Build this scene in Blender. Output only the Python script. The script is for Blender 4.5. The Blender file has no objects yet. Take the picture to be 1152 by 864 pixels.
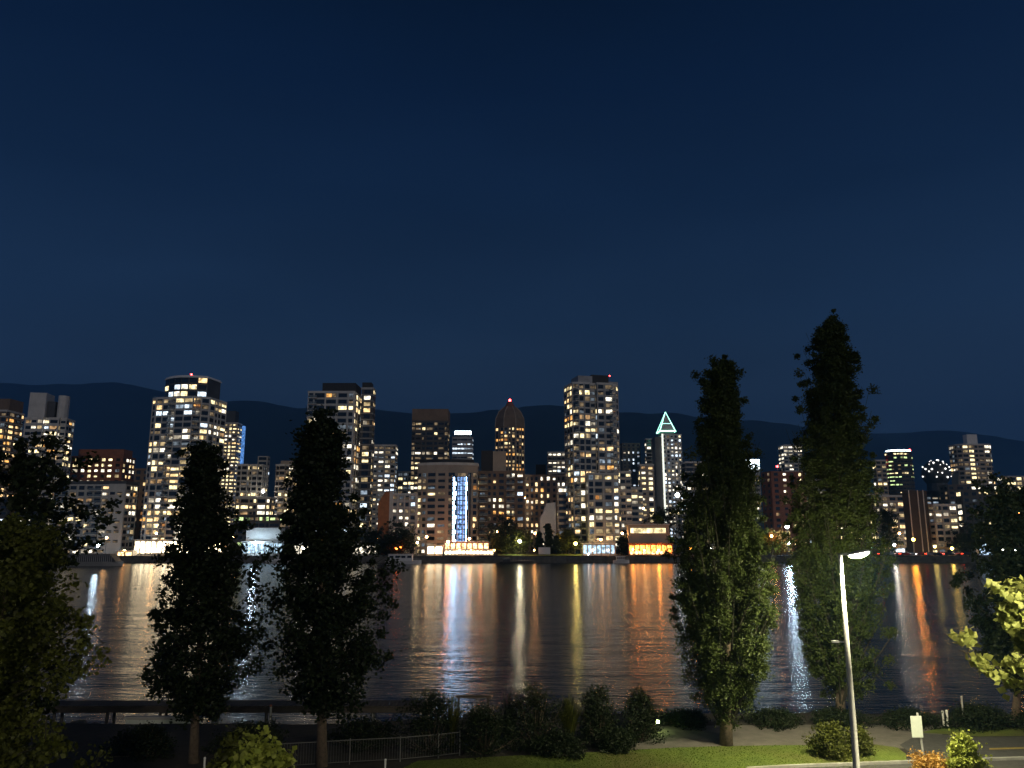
import bpy, math, random
import numpy as np
from mathutils import Vector, Matrix

# ---------------------------------------------------------------- scene / camera
sc = bpy.context.scene
col = sc.collection
PITCH = math.radians(10.8)
CH = 13.5                      # camera height above the water (m)
F = 870.0
CP, SP = math.cos(PITCH), math.sin(PITCH)

def P(px, py, Y):
    """world X, Z seen at photo pixel (px,py) at world distance Y"""
    u = (px - 576) / F; v = (432 - py) / F
    t = Y / (CP - v * SP)
    return t * u, CH + t * (SP + v * CP)

def G(px, py, z=3.0):
    """world X, Y where the pixel ray meets height z"""
    u = (px - 576) / F; v = (432 - py) / F
    t = (z - CH) / (SP + v * CP)
    return t * u, t * (CP - v * SP)

# ---------------------------------------------------------------- materials
MATS = {}
def new_mat(name):
    m = bpy.data.materials.new(name); m.use_nodes = True
    nt = m.node_tree; nt.nodes.clear()
    out = nt.nodes.new('ShaderNodeOutputMaterial')
    return m, nt, out

def pbr(name, color, rough=.8, metal=0., var=.25, scale=.6, bump=0., color2=None, spec=.5):
    m, nt, out = new_mat(name)
    b = nt.nodes.new('ShaderNodeBsdfPrincipled')
    b.inputs['Roughness'].default_value = rough
    b.inputs['Metallic'].default_value = metal
    b.inputs['Specular IOR Level'].default_value = spec
    tc = nt.nodes.new('ShaderNodeTexCoord')
    n = nt.nodes.new('ShaderNodeTexNoise'); n.inputs['Scale'].default_value = scale
    n.inputs['Detail'].default_value = 6; n.inputs['Roughness'].default_value = .65
    nt.links.new(tc.outputs['Object'], n.inputs['Vector'])
    r = nt.nodes.new('ShaderNodeValToRGB')
    c = color
    c2 = color2 or tuple(min(1, x * (1 + var)) for x in c)
    c1 = tuple(x * (1 - var) for x in c)
    r.color_ramp.elements[0].position = .3; r.color_ramp.elements[1].position = .7
    r.color_ramp.elements[0].color = (*c1, 1); r.color_ramp.elements[1].color = (*c2, 1)
    nt.links.new(n.outputs['Fac'], r.inputs['Fac'])
    nt.links.new(r.outputs['Color'], b.inputs['Base Color'])
    if bump:
        n2 = nt.nodes.new('ShaderNodeTexNoise'); n2.inputs['Scale'].default_value = scale * 8
        n2.inputs['Detail'].default_value = 5
        nt.links.new(tc.outputs['Object'], n2.inputs['Vector'])
        bp = nt.nodes.new('ShaderNodeBump'); bp.inputs['Strength'].default_value = bump
        bp.inputs['Distance'].default_value = .1
        nt.links.new(n2.outputs['Fac'], bp.inputs['Height'])
        nt.links.new(bp.outputs['Normal'], b.inputs['Normal'])
    nt.links.new(b.outputs[0], out.inputs['Surface'])
    MATS[name] = m
    return m

def emis(name, color, strength, lo=1., hi=1., scale=.5):
    """a light source; lo..hi is how unevenly a lit room shows through its window"""
    m, nt, out = new_mat(name)
    e = nt.nodes.new('ShaderNodeEmission')
    e.inputs['Color'].default_value = (*color, 1)
    if lo == hi:
        e.inputs['Strength'].default_value = strength
    else:
        g = nt.nodes.new('ShaderNodeNewGeometry')
        n = nt.nodes.new('ShaderNodeTexNoise'); n.inputs['Scale'].default_value = scale
        n.inputs['Detail'].default_value = 2
        nt.links.new(g.outputs['Position'], n.inputs['Vector'])
        mr = nt.nodes.new('ShaderNodeMapRange')
        mr.inputs['From Min'].default_value = .33; mr.inputs['From Max'].default_value = .67
        mr.inputs['To Min'].default_value = lo * strength; mr.inputs['To Max'].default_value = hi * strength
        nt.links.new(n.outputs['Fac'], mr.inputs['Value'])
        nt.links.new(mr.outputs[0], e.inputs['Strength'])
    nt.links.new(e.outputs[0], out.inputs['Surface'])
    MATS[name] = m
    return m

pbr('concrete', (.45, .44, .41), .85, scale=.15, var=.2)
pbr('pale_concrete', (.62, .60, .56), .8, scale=.2, var=.15)
pbr('grey_panel', (.38, .38, .38), .7, scale=.2)
pbr('warm_concrete', (.45, .37, .29), .85, scale=.15, var=.2)
pbr('brown_panel', (.21, .15, .11), .8, scale=.2)
pbr('dark_brown', (.06, .045, .038), .8, scale=.2)
pbr('red_brick', (.27, .11, .07), .9, scale=.4, var=.3)
pbr('orange_brick', (.42, .17, .07), .9, scale=.4, var=.25)
pbr('dark_clad', (.07, .07, .072), .5, scale=.2)
pbr('black_roof', (.03, .03, .032), .7)
pbr('white_paint', (.75, .75, .73), .6, var=.08)
pbr('steel', (.45, .45, .46), .4, .8, var=.1)
pbr('painted_steel', (.36, .36, .35), .5, .0, var=.08, scale=3)
pbr('worn_steel', (.16, .16, .15), .7, .3)
pbr('dark_steel', (.08, .08, .085), .5, .5)
pbr('twig', (.03, .028, .018), .95)
pbr('bark', (.16, .12, .085), .95, scale=6, bump=.8, var=.4)
pbr('wet_wood', (.05, .042, .035), .7, scale=2, bump=.3, var=.4)
pbr('rock', (.12, .115, .105), .95, scale=.5, bump=.8, var=.4)
pbr('asphalt', (.06, .06, .058), .9, scale=3, bump=.25, var=.25)
pbr('path_concrete', (.13, .12, .105), .9, scale=1.2, bump=.2, var=.25)
pbr('kerb_stone', (.32, .32, .29), .85, scale=3, var=.2)
pbr('road_paint', (.28, .21, .05), .7, scale=8, var=.2)
pbr('soil', (.03, .026, .02), .98, scale=2, bump=.5, var=.4)
pbr('city_ground', (.06, .06, .06), .9, scale=.05)
pbr('hazed_forest', (.03, .07, .08), 1., scale=.002, var=.4)  # blue of the distant haze is mixed into the forest colour
pbr('rubber', (.03, .03, .03), .8)
pbr('car_dark', (.04, .045, .06), .25, .3)
pbr('car_silver', (.5, .5, .52), .25, .6)
pbr('car_red', (.35, .03, .02), .25, .1)
pbr('boat_white', (.7, .7, .7), .35, var=.08)
pbr('sign_back', (.62, .68, .6), .5, var=.06, scale=4)
pbr('dark_glass', (.015, .018, .022), .12, 0., var=.3, scale=.3, spec=.8)
pbr('canvas', (.6, .62, .66), .8, var=.1)

emis('lit_warm', (1, .66, .30), 1.70, .35, 1.7)
emis('lit_yellow', (1, .80, .42), 1.83, .35, 1.7)
emis('lit_white', (1, .90, .70), 1.90, .35, 1.7)
emis('lit_cool', (.72, .86, 1), 1.77, .4, 1.6)
emis('lit_amber', (1, .48, .13), 1.36, .3, 1.6)
emis('lit_green', (.75, 1, .42), 1.36, .4, 1.5)
emis('lit_dim', (1, .72, .42), .16, .2, 1.9)
emis('lit_dimcool', (.7, .85, 1), .14, .2, 1.9)
emis('mid_warm', (1, .60, .28), .42, .3, 1.8)
emis('mid_yellow', (1, .74, .38), .45, .3, 1.8)
emis('mid_white', (1, .86, .64), .45, .3, 1.8)
emis('mid_cool', (.66, .82, 1), .4, .3, 1.8)
emis('mid_amber', (1, .42, .12), .4, .3, 1.8)
emis('mid_green', (.7, 1, .42), .4, .3, 1.8)
emis('blue_stair', (.36, .64, 1), 30.0, .35, 1.5)
emis('blue_stair_dim', (.28, .5, 1), 1.3, .2, 1.8, 1.2)
emis('crown_white', (.75, .92, 1), 14)
emis('neon_green', (.35, 1, .72), 5)
emis('strip_white', (.95, 1, .86), 1.3)
emis('shop_white', (1, .80, .50), 9, .3, 1.7, .9)
emis('shop_orange', (1, .30, .05), 5.5, .15, 2.2, 1.1)
emis('shop_yellow', (1, .62, .28), 3, .2, 1.9, 1.)
emis('marina_blue', (.55, .8, 1), 1.3, .3, 1.6, .7)
emis('tent_light', (.55, .75, 1), 1.6, .3, 1.6, 1.5)
emis('red_beacon', (1, .04, .04), 30)
emis('dot_white', (.95, .93, .88), 3.5)
emis('blue_sparkle', (.15, .4, 1), .6, .2, 1.8, 1.)
emis('head_light', (1, .95, .85), 40)
emis('tail_light', (1, .05, .02), 14)

def glassy(name='clear_glass'):
    m, nt, out = new_mat(name)
    b = nt.nodes.new('ShaderNodeBsdfPrincipled')
    b.inputs['Base Color'].default_value = (.25, .3, .32, 1)
    b.inputs['Roughness'].default_value = .1
    b.inputs['Alpha'].default_value = .45
    nt.links.new(b.outputs[0], out.inputs['Surface'])
    MATS[name] = m
glassy()

def leaf_mat(name, c1, c2, trans=.35):
    m, nt, out = new_mat(name)
    g = nt.nodes.new('ShaderNodeNewGeometry')
    n = nt.nodes.new('ShaderNodeTexNoise'); n.inputs['Scale'].default_value = 2.2
    n.inputs['Detail'].default_value = 4; n.inputs['Roughness'].default_value = .8
    nt.links.new(g.outputs['Position'], n.inputs['Vector'])
    r = nt.nodes.new('ShaderNodeValToRGB')
    r.color_ramp.elements[0].position = .3; r.color_ramp.elements[1].position = .7
    r.color_ramp.elements[0].color = (*c1, 1); r.color_ramp.elements[1].color = (*c2, 1)
    nt.links.new(n.outputs['Fac'], r.inputs['Fac'])
    b = nt.nodes.new('ShaderNodeBsdfPrincipled'); b.inputs['Roughness'].default_value = .55
    b.inputs['Specular IOR Level'].default_value = .3
    t = nt.nodes.new('ShaderNodeBsdfTranslucent')
    nt.links.new(r.outputs[0], b.inputs['Base Color']); nt.links.new(r.outputs[0], t.inputs['Color'])
    mx = nt.nodes.new('ShaderNodeMixShader'); mx.inputs[0].default_value = trans
    nt.links.new(b.outputs[0], mx.inputs[1]); nt.links.new(t.outputs[0], mx.inputs[2])
    nt.links.new(mx.outputs[0], out.inputs['Surface'])
    MATS[name] = m
leaf_mat('poplar_leaf', (.024, .040, .008), (.066, .09, .018), .2)
leaf_mat('maple_leaf', (.05, .062, .010), (.11, .122, .02))
leaf_mat('shaded_leaf', (.012, .022, .009), (.028, .042, .014))  # leaf colour lowered; the shade on unlit planting is in it
leaf_mat('lime_leaf', (.20, .26, .04), (.34, .36, .07))
leaf_mat('orange_leaf', (.36, .2, .05), (.5, .30, .08))
leaf_mat('pale_leaf', (.19, .22, .05), (.36, .38, .12))
leaf_mat('grass_blade', (.07, .12, .014), (.14, .19, .025))

# ---------------------------------------------------------------- mesh helpers
def rotz(x, y, a):
    c, s = math.cos(a), math.sin(a)
    return x * c - y * s, x * s + y * c

class MB:
    def __init__(s):
        s.v = []; s.f = []; s.m = []; s.mats = []
    def mi(s, mat):
        if mat not in s.mats: s.mats.append(mat)
        return s.mats.index(mat)
    def face(s, pts, mat):
        n = len(s.v); s.v += [tuple(p) for p in pts]
        s.f.append(tuple(range(n, n + len(pts)))); s.m.append(s.mi(mat))
    def box(s, x0, x1, y0, y1, z0, z1, mat):
        n = len(s.v); k = s.mi(mat)
        s.v += [(x0,y0,z0),(x1,y0,z0),(x1,y1,z0),(x0,y1,z0),(x0,y0,z1),(x1,y0,z1),(x1,y1,z1),(x0,y1,z1)]
        for q in ((0,3,2,1),(4,5,6,7),(0,1,5,4),(1,2,6,5),(2,3,7,6),(3,0,4,7)):
            s.f.append(tuple(n + i for i in q)); s.m.append(k)
    def prism(s, foot, z0, z1, mat, top=None, s1=1.):
        n = len(s.v); k = s.mi(mat); N = len(foot)
        s.v += [(x, y, z0) for x, y in foot] + [(x * s1, y * s1, z1) for x, y in foot]
        for i in range(N):
            j = (i + 1) % N
            s.f.append((n+i, n+j, n+N+j, n+N+i)); s.m.append(k)
        s.f.append(tuple(n+N+i for i in range(N))); s.m.append(s.mi(top) if top else k)
        s.f.append(tuple(n+i for i in reversed(range(N)))); s.m.append(k)
    def tube(s, pts, radii, mat, n=8, cap=True):
        k = s.mi(mat); rings = []
        pts = [Vector(p) for p in pts]
        for i, p in enumerate(pts):
            d = (pts[min(i+1, len(pts)-1)] - pts[max(i-1, 0)]).normalized()
            a = Vector((1, 0, 0)) if abs(d.x) < .8 else Vector((0, 1, 0))
            e1 = d.cross(a).normalized(); e2 = d.cross(e1)
            b = len(s.v)
            for j in range(n):
                t = 2 * math.pi * j / n
                s.v.append(tuple(p + (e1 * math.cos(t) + e2 * math.sin(t)) * radii[i]))
            rings.append(b)
        for a, b in zip(rings, rings[1:]):
            for j in range(n):
                s.f.append((a+j, b+j, b+(j+1) % n, a+(j+1) % n)); s.m.append(k)
        if cap:
            s.f.append(tuple(rings[0]+j for j in range(n))); s.m.append(k)
            s.f.append(tuple(rings[-1]+j for j in reversed(range(n)))); s.m.append(k)
    def ball(s, c, r, mat, n=10, m=6, sz=1.):
        k = s.mi(mat); b = len(s.v)
        for i in range(m + 1):
            t = math.pi * i / m
            for j in range(n):
                p = 2 * math.pi * j / n
                s.v.append((c[0]+r*math.sin(t)*math.cos(p), c[1]+r*math.sin(t)*math.sin(p), c[2]+r*math.cos(t)*sz))
        for i in range(m):
            for j in range(n):
                s.f.append((b+i*n+j, b+(i+1)*n+j, b+(i+1)*n+(j+1) % n, b+i*n+(j+1) % n)); s.m.append(k)
    def mesh(s, name):
        me = bpy.data.meshes.new(name)
        me.from_pydata(s.v, [], s.f)
        for m in s.mats: me.materials.append(MATS[m])
        me.polygons.foreach_set('material_index', s.m)
        me.update()
        return me
    def build(s, name, parent=None, smooth=False, loc=None):
        me = s.mesh(name)
        if smooth: me.polygons.foreach_set('use_smooth', [True] * len(me.polygons))
        o = bpy.data.objects.new(name, me); col.objects.link(o)
        if parent is not None: o.parent = parent
        if loc is not None: o.location = loc
        return o

def tag(o, label, cat, group=None, kind=None):
    o['label'] = label; o['category'] = cat
    if group: o['group'] = group
    if kind: o['kind'] = kind
    return o

def thing(name, label, cat, loc=(0, 0, 0), rz=0., group=None):
    o = bpy.data.objects.new(name, None); col.objects.link(o)
    o.location = loc; o.rotation_euler = (0, 0, rz)
    o.empty_display_size = .5
    return tag(o, label, cat, group)

def struct(o):
    o['kind'] = 'structure'; return o

# ---------------------------------------------------------------- buildings
def footprint(kind, w, d):
    a, b = w / 2, d / 2
    if kind == 'box':
        return [(-a, -b), (a, -b), (a, b), (-a, b)]
    if kind == 'chamfer':
        c = min(w, d) * .22
        return [(-a, -b + c), (-a + c, -b), (a - c, -b), (a, -b + c), (a, b), (-a, b)]
    if kind == 'bow':
        p = []
        for i in range(7):
            t = -1 + 2 * i / 6
            p.append((a * t, -b + (t * t) * d * .28))
        return p + [(a, b), (-a, b)]
    if kind == 'oct':
        return [(a * math.cos(t), b * math.sin(t)) for t in [math.radians(-157.5 + 45 * i) for i in range(8)]]
    if kind == 'round':
        return [(a * math.cos(t), b * math.sin(t)) for t in [math.radians(-165 + 30 * i) for i in range(12)]]
    if kind == 'bays':     # stepped front: three projecting bays
        s = 1.6
        return [(-a, -b + s), (-a*.62, -b + s), (-a*.62, -b), (-a*.05, -b), (-a*.05, -b + s*.9), (a*.22, -b + s*.9),
                (a*.22, -b + .2), (a*.7, -b + .2), (a*.7, -b + s), (a, -b + s), (a, b), (-a, b)]
    if kind == 'bays2':
        s = 2.0
        return [(-a, -b + s), (-a*.80, -b + s*.4), (-a*.30, -b + s*.4), (-a*.30, -b + s), (-a*.05, -b + s), (-a*.05, -b),
                (a*.62, -b), (a*.62, -b + s), (a*.8, -b + s), (a, -b + s*2.4), (a, b), (-a, b)]

PANES = {}
def pane_mesh(w, h, mat, var):
    key = (round(w, 2), round(h, 2), mat, var)
    if key in PANES: return PANES[key]
    mb = MB(); pane_into(mb, w, h, mat, var, Matrix.Identity(4))
    PANES[key] = mb.mesh('window')
    return PANES[key]

DIM = {'lit_cool': 'lit_dimcool', 'lit_dimcool': 'dark_glass', 'lit_dim': 'dark_glass', 'dark_glass': 'dark_glass'}
def pane_into(mb, w, h, mat, var, M):
    """frame with panes; some panes of a lit room are dimmer (curtain, blind)"""
    dim = DIM.get(mat, 'lit_dim')
    def q(x0, x1, z0, z1, m, y=-.02):
        mb.face([M @ Vector(p) for p in ((x0, y, z0), (x1, y, z0), (x1, y, z1), (x0, y, z1))], m)
    a, b = w / 2, h / 2; g = .05
    # frame bars stand proud of the panes
    fr = 'dark_steel'
    q(-a, a, -b, b, fr, 0.)
    if var == 0:
        q(-a+g, -g/2, -b+g, b-g, mat); q(g/2, a-g, -b+g, b-g, mat)
    elif var == 1:
        q(-a+g, a*.1-g/2, -b+g, b-g, mat); q(a*.1+g/2, a-g, -b+g, b-g, dim)
    elif var == 2:
        q(-a+g, a-g, -b+g, b*.3-g/2, mat); q(-a+g, a-g, b*.3+g/2, b-g, dim)
    else:
        q(-a+g, a-g, -b+g, b-g, mat)

PAL = {
    'warm': ['lit_warm']*3 + ['lit_yellow']*5 + ['lit_white']*4 + ['lit_amber'] + ['lit_cool'],
    'mixed': ['lit_warm']*4 + ['lit_yellow']*5 + ['lit_white']*4 + ['lit_cool']*1 + ['lit_amber'],
    'yellow': ['lit_yellow']*5 + ['lit_white']*2 + ['lit_warm'],
    'amber': ['lit_amber']*3 + ['lit_warm']*4 + ['lit_yellow']*2,
    'white': ['lit_white']*4 + ['lit_cool']*2 + ['lit_yellow'],
    'cool': ['lit_cool']*4 + ['lit_white']*3,
    'green': ['lit_green']*4 + ['lit_yellow'],
}

def building(name, label, x0, x1, yt, Y, cat='building', zb=3., rz=0., ratio=.8, fh=3., cw=3.4, ww=.78, wh=.55,
             lit=.3, pal='warm', wall='concrete', foot='box', pattern='res', collit=None, bands='pale_concrete',
             piers=None, roof=(), group=None, seed=1, yref=None, toplit=None, balcony=None, dim=.12, skip_top=0, gmax=100, colw=(.6, .8, 1., 1., 1.35, 1.6), y_base=None, face_mats=None):
    rng = random.Random(seed * 7919 + 13)
    yb = yref if yref else (yt + min(615, yt + 140)) / 2
    Xa, _ = P(x0, yb, Y); Xb, _ = P(x1, yb, Y)
    W = Xb - Xa
    rz = math.radians(rz)
    c, s = abs(math.cos(rz)), abs(math.sin(rz))
    w = W / (c + ratio * s); d = ratio * w
    zt = P((x0 + x1) / 2, yt, Y)[1]
    H = zt - zb
    Xc = (Xa + Xb) / 2; Yc = Y + (w * s + d * c) / 2
    zm = P((x0 + x1) / 2, yb, Y)[1]
    for _ in range(6):
        ft = footprint(foot, w, d)
        pr = []
        for fx, fy in ft:
            qx, qy = rotz(fx, fy, rz)
            pr.append(576 + F * (Xc + qx) / ((Yc + qy) * CP + (zm - CH) * SP))
        a_, b_ = min(pr), max(pr); k_ = (x1 - x0) / (b_ - a_)
        w *= k_; d *= k_; Yc = Y + (w * s + d * c) / 2
        Xc += ((x0 + x1) / 2 - (a_ + b_) / 2) / F * Yc
    root = thing(name, label, cat, (Xc, Yc, zb), rz, group)
    ft = footprint(foot, w, d)
    mb = MB(); mb.prism(ft, 0, H, wall, 'black_roof')
    body = mb.build('wall', root)
    nf = max(1, int(round(H / fh))); fh = H / nf
    # floor bands
    if bands:
        mb = MB()
        k = 1 + .5 / max(w, d)
        f2 = [(x * k, y * k) for x, y in ft]
        for i in range(1, nf + 1):
            zz = i * fh
            mb.prism(f2, zz - .28 if i < nf else zz - .5, zz + (.08 if i < nf else .5), bands)
        mb.build('floor_band', root)
    # windows
    cam = Vector((-Xc, -Yc)); cam.normalize()
    cr, sr = math.cos(rz), math.sin(rz)
    wins = []
    N = len(ft); fi = 0
    pm = MB()
    for i in range(N):
        p, q = Vector(ft[i]), Vector(ft[(i+1) % N])
        e = q - p; L = e.length
        nrm = Vector((e.y, -e.x)).normalized()
        wn = Vector((nrm.x * cr - nrm.y * sr, nrm.x * sr + nrm.y * cr))
        if wn.dot(cam) < .06 or L < 1.3: continue
        nc = max(1, int(round(L / cw)))
        ang = math.atan2(e.y, e.x)
        half = [rng.choice(colw) for _ in range((nc + 1) // 2)]
        ws = half + half[::-1] if nc % 2 == 0 else half + half[:-1][::-1]
        tot = sum(ws); edges = [0.]
        for q_ in ws: edges.append(edges[-1] + q_ / tot)
        wsc = [rng.uniform(.8, 1.08) for _ in range(nc)]; hsc = [rng.choice([.75, 1, 1, 1.15]) for _ in range(nc)]
        wsc = [min(1.12, a) for a in wsc]
        for j in range(nc + 1):
            if piers and L > 3:
                c0 = p + e * edges[j]; hw = .22
                t = e.normalized() * hw; o = nrm * .32
                c0 = c0 if 0 < j < nc else (c0 + t if j == 0 else c0 - t)
                ring = [c0 - t, c0 - t + o, c0 + t + o, c0 + t]
                pm.prism([(a.x, a.y) for a in ring][::1], .05, H - .05, piers)
        colmat = {}
        for fl in range(nf - skip_top):
            run = 0; runm = None
            rowlit = rng.random() < lit
            for j in range(nc):
                gcol = fi * 100 + j
                m = 'dark_glass'
                if pattern == 'res':
                    if run > 0: m = runm; run -= 1
                    elif rng.random() < lit * .62:
                        runm = m = rng.choice(PAL[pal]); run = rng.choice([0, 0, 1, 1, 2])
                    elif rng.random() < dim: m = rng.choice(['lit_dim', 'lit_dim', 'lit_dimcool'])
                elif pattern == 'office':
                    if rowlit and rng.random() < .85: m = PAL[pal][(fl * 7) % len(PAL[pal])]
                    elif rng.random() < dim: m = 'lit_dim'
                    elif rng.random() < lit * .2: m = rng.choice(PAL[pal])
                if collit and (i, j) in collit:
                    pr, mm = collit[(i, j)]
                    if rng.random() < pr: m = mm if mm else rng.choice(PAL[pal])
                if toplit and fl >= nf - toplit[0]: m = toplit[1] if rng.random() < .85 else m
                u = (edges[j] + edges[j+1]) / 2; pitch = (edges[j+1] - edges[j]) * L
                if m.startswith('lit') and m not in ('lit_dim', 'lit_dimcool') and rng.random() < .3: m = 'mid' + m[3:] if 'mid' + m[3:] in MATS else 'mid_warm'
                wins.append((p + e * u + nrm * .05, (fl + .47) * fh, ang, pitch * min(.92, ww * wsc[j]), fh * min(.8, wh * hsc[j]), m, rng.choice([0, 0, 1, 2, 3])))
        fi += 1
    if pm.v: pm.build('pier', root)
    lits = [x for x in wins if x[5] not in ('dark_glass',)]
    darks = [x for x in wins if x[5] == 'dark_glass']
    rng.shuffle(darks)
    order = lits + darks
    for (pos, z, ang, pw, ph, m, var) in order[:gmax]:
        o = bpy.data.objects.new('window', pane_mesh(pw, ph, m, var)); col.objects.link(o)
        o.parent = root; o.location = (pos.x, pos.y, z); o.rotation_euler = (0, 0, ang)
    rest = order[gmax:]
    if rest:
        mb = MB()
        for (pos, z, ang, pw, ph, m, var) in rest:
            pane_into(mb, pw, ph, m, var, Matrix.Translation((pos.x, pos.y, z)) @ Matrix.Rotation(ang, 4, 'Z'))
        o = mb.build('window', root); o['kind'] = 'stuff'
    # balconies: list of (u0,u1) fractions of front width
    if balcony:
        for (u0, u1) in balcony:
            mb = MB()
            bw = (u1 - u0) * w
            mb.box(-bw/2, bw/2, -1.3, .6, -.12, .12, 'pale_concrete')
            mb.box(-bw/2, bw/2, -1.3, -1.22, .12, 1.1, 'clear_glass')
            mb.box(-bw/2, bw/2, -1.34, -1.18, 1.1, 1.18, 'steel')
            mb.box(-bw/2, -bw/2 + .08, -1.22, .5, .12, 1.1, 'clear_glass')
            mb.box(bw/2 - .08, bw/2, -1.22, .5, .12, 1.1, 'clear_glass')
            me = mb.mesh('balcony')
            yf = min([y for x, y in ft if (u0 - .5) * w - 2 <= x <= (u1 - .5) * w + 2] or [-d / 2])
            for fl in range(1, nf - skip_top):
                o = bpy.data.objects.new('balcony', me); col.objects.link(o); o.parent = root
                o.location = (((u0 + u1) / 2 - .5) * w, yf, fl * fh + .05)
    # roof items: (part name, u0, u1, y pixel of top, material, depth fraction, foot)
    for it in roof:
        nm, u0, u1, ypx, mt = it[:5]
        df = it[5] if len(it) > 5 else .6
        ftk = it[6] if len(it) > 6 else 'box'
        z2 = P((x0 + x1) / 2, ypx, Y)[1] - zb
        iw = (u1 - u0) * w; mb = MB()
        f = footprint(ftk, iw, d * df)
        mb.prism(f, H + .02, z2, mt, 'black_roof')
        mb.build(nm, root, loc=(((u0 + u1) / 2 - .5) * w, 0, 0))
    root['_H'] = H; root['_w'] = w; root['_d'] = d
    return root, w, d, H

def beacon(root, x, y, z0, h, mat='red_beacon', r=.45):
    mb = MB(); mb.tube([(x, y, z0), (x, y, z0 + h)], [.18, .1], 'steel', 6)
    m = mb.build('mast', root)
    mb = MB(); mb.ball((x, y, z0 + h + r * .8), r, mat, 8, 5)
    mb.build('beacon', m)

B = building
# --- front row, left to right -------------------------------------------------
B('apartment_tower', 'brown-capped concrete tower cut by the left edge of the view, beside the twin-block tower', -40, 19, 462, 400, wall='brown_panel', lit=.55, pal='amber', seed=3, roof=[('penthouse', 0., 1., 448, 'brown_panel', .8)], cw=3.6)
r, w, d, H = B('apartment_tower', 'pale concrete tower with two blank penthouse blocks near the left edge', 20, 77, 470, 385, rz=8, ratio=.6, wall='pale_concrete', lit=.62, pal='mixed', seed=5, foot='bays', cw=3.3,
  roof=[('penthouse', .06, .46, 441, 'pale_concrete', .8), ('stair_block', .47, .66, 450, 'dark_clad', .5), ('lift_tower', .67, .93, 443, 'pale_concrete', .6, 'round')])
B('brick_apartment_house', 'red brick apartment block with small red roof lights left of the tallest left tower', 78, 150, 514, 430, wall='red_brick', bands='red_brick', lit=.62, pal='yellow', seed=7, cw=4, ratio=.5, ww=.55, yref=540,
  roof=[('penthouse', .08, .97, 505, 'red_brick', .7)])
B('brick_apartment_house', 'dark low brick block tucked against the tallest left tower', 148, 171, 528, 412, wall='brown_panel', bands='brown_panel', lit=.4, pal='amber', seed=8, cw=3.6, ratio=.8, ww=.55)
r4, w4, d4, H4 = B('apartment_block', 'wide pale grey eight-storey block with a white end wall on the far left shore', 58, 152, 545, 372, ratio=.35, wall='concrete', lit=.40, pal='mixed', seed=9, cw=3.7, foot='box', yref=580, dim=.3,
  roof=[('parapet', -.01, 1.01, 541, 'dark_clad', 1.02)], piers='concrete', balcony=[(.04, .22), (.5, .68)])
mb = MB(); mb.box(w4*.27, w4*.5+.1, -d4/2-.5, -d4/2+.1, 0, H4+.3, 'concrete'); mb.build('end_wall', r4)
for k in range(6):
    for sx in (.33, .43):
        o = bpy.data.objects.new('window', pane_mesh(2.4, 1.3, ['lit_white', 'lit_dim', 'dark_glass', 'lit_dim', 'dark_glass', 'dark_glass'][(k + int(sx*10)) % 6] if k > 3 else 'lit_dim', 2)); col.objects.link(o)
        o.parent = r4; o.location = (w4*sx, -d4/2-.56, 6 + k*(H4-8)/5.5)

# tallest left tower
r5, w5, d5, H5 = B('glass_apartment_tower', 'tallest glass tower on the left, rounded white crown and a red roof light', 166, 250, 446, 362, rz=-10, ratio=.7, wall='grey_panel', lit=.62, pal='warm', seed=11, foot='bays2', cw=4.2, ww=.88, wh=.62, dim=.2, yref=520,
   balcony=[(.36, .47), (.83, .93)], piers='pale_concrete')
zt = P(213, 420, 362)[1] - 3
mb = MB(); f = footprint('bow', w5*.8, d5*.8); mb.prism(f, H5 + .5, zt - 1.2, 'dark_clad')
u = mb.build('penthouse', r5)
mb = MB(); f = footprint('bow', w5*.84, d5*.86); mb.prism(f, zt - 1.19, zt, 'white_paint', s1=.93); mb.build('roof', u)
hh = zt - 1.2 - H5
for i in range(7):
    pa, pb = Vector(footprint('bow', w5*.8, d5*.8)[min(i,5)]), Vector(footprint('bow', w5*.8, d5*.8)[min(i,5)+1])
    if i == 6: break
    e = pb - pa; mid = (pa + pb)/2 + Vector((e.y, -e.x)).normalized()*.06
    for k in range(3):
        mt = ['dark_glass', 'lit_yellow', 'lit_white', 'lit_cool'][(i*3 + k*5) % 4] if k < 2 else ('lit_warm' if i == 5 else 'dark_glass')
        o = bpy.data.objects.new('window', pane_mesh(e.length*.86, hh/3*.7, mt, 3)); col.objects.link(o); o.parent = u
        o.location = (mid.x, mid.y, H5 + .5 + hh/3*(k+.5)); o.rotation_euler = (0, 0, math.atan2(e.y, e.x))
beacon(r5, 0, 0, zt, 1.6)

B('office_tower', 'slim tower of bright window rows with a blue-lit corner behind the tallest left tower', 247, 268, 476, 620, zb=8, wall='warm_concrete', lit=.9, pal='yellow', seed=12, pattern='office', cw=3.5, ratio=.9, ww=.7,
  roof=[('crown', .0, .75, 462, 'dark_clad', .8)])
X, Z = P(268, 520, 620)
mb = MB(); mb.box(-.9, .9, -1.5, 1.5, 0, P(269, 478, 620)[1]-8, 'blue_sparkle'); t = thing('lit_shaft', 'narrow blue-lit glass shaft beside the slim tower of bright window rows', 'tower', (X, 628, 8)); mb.build('glazing', t)

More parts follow.
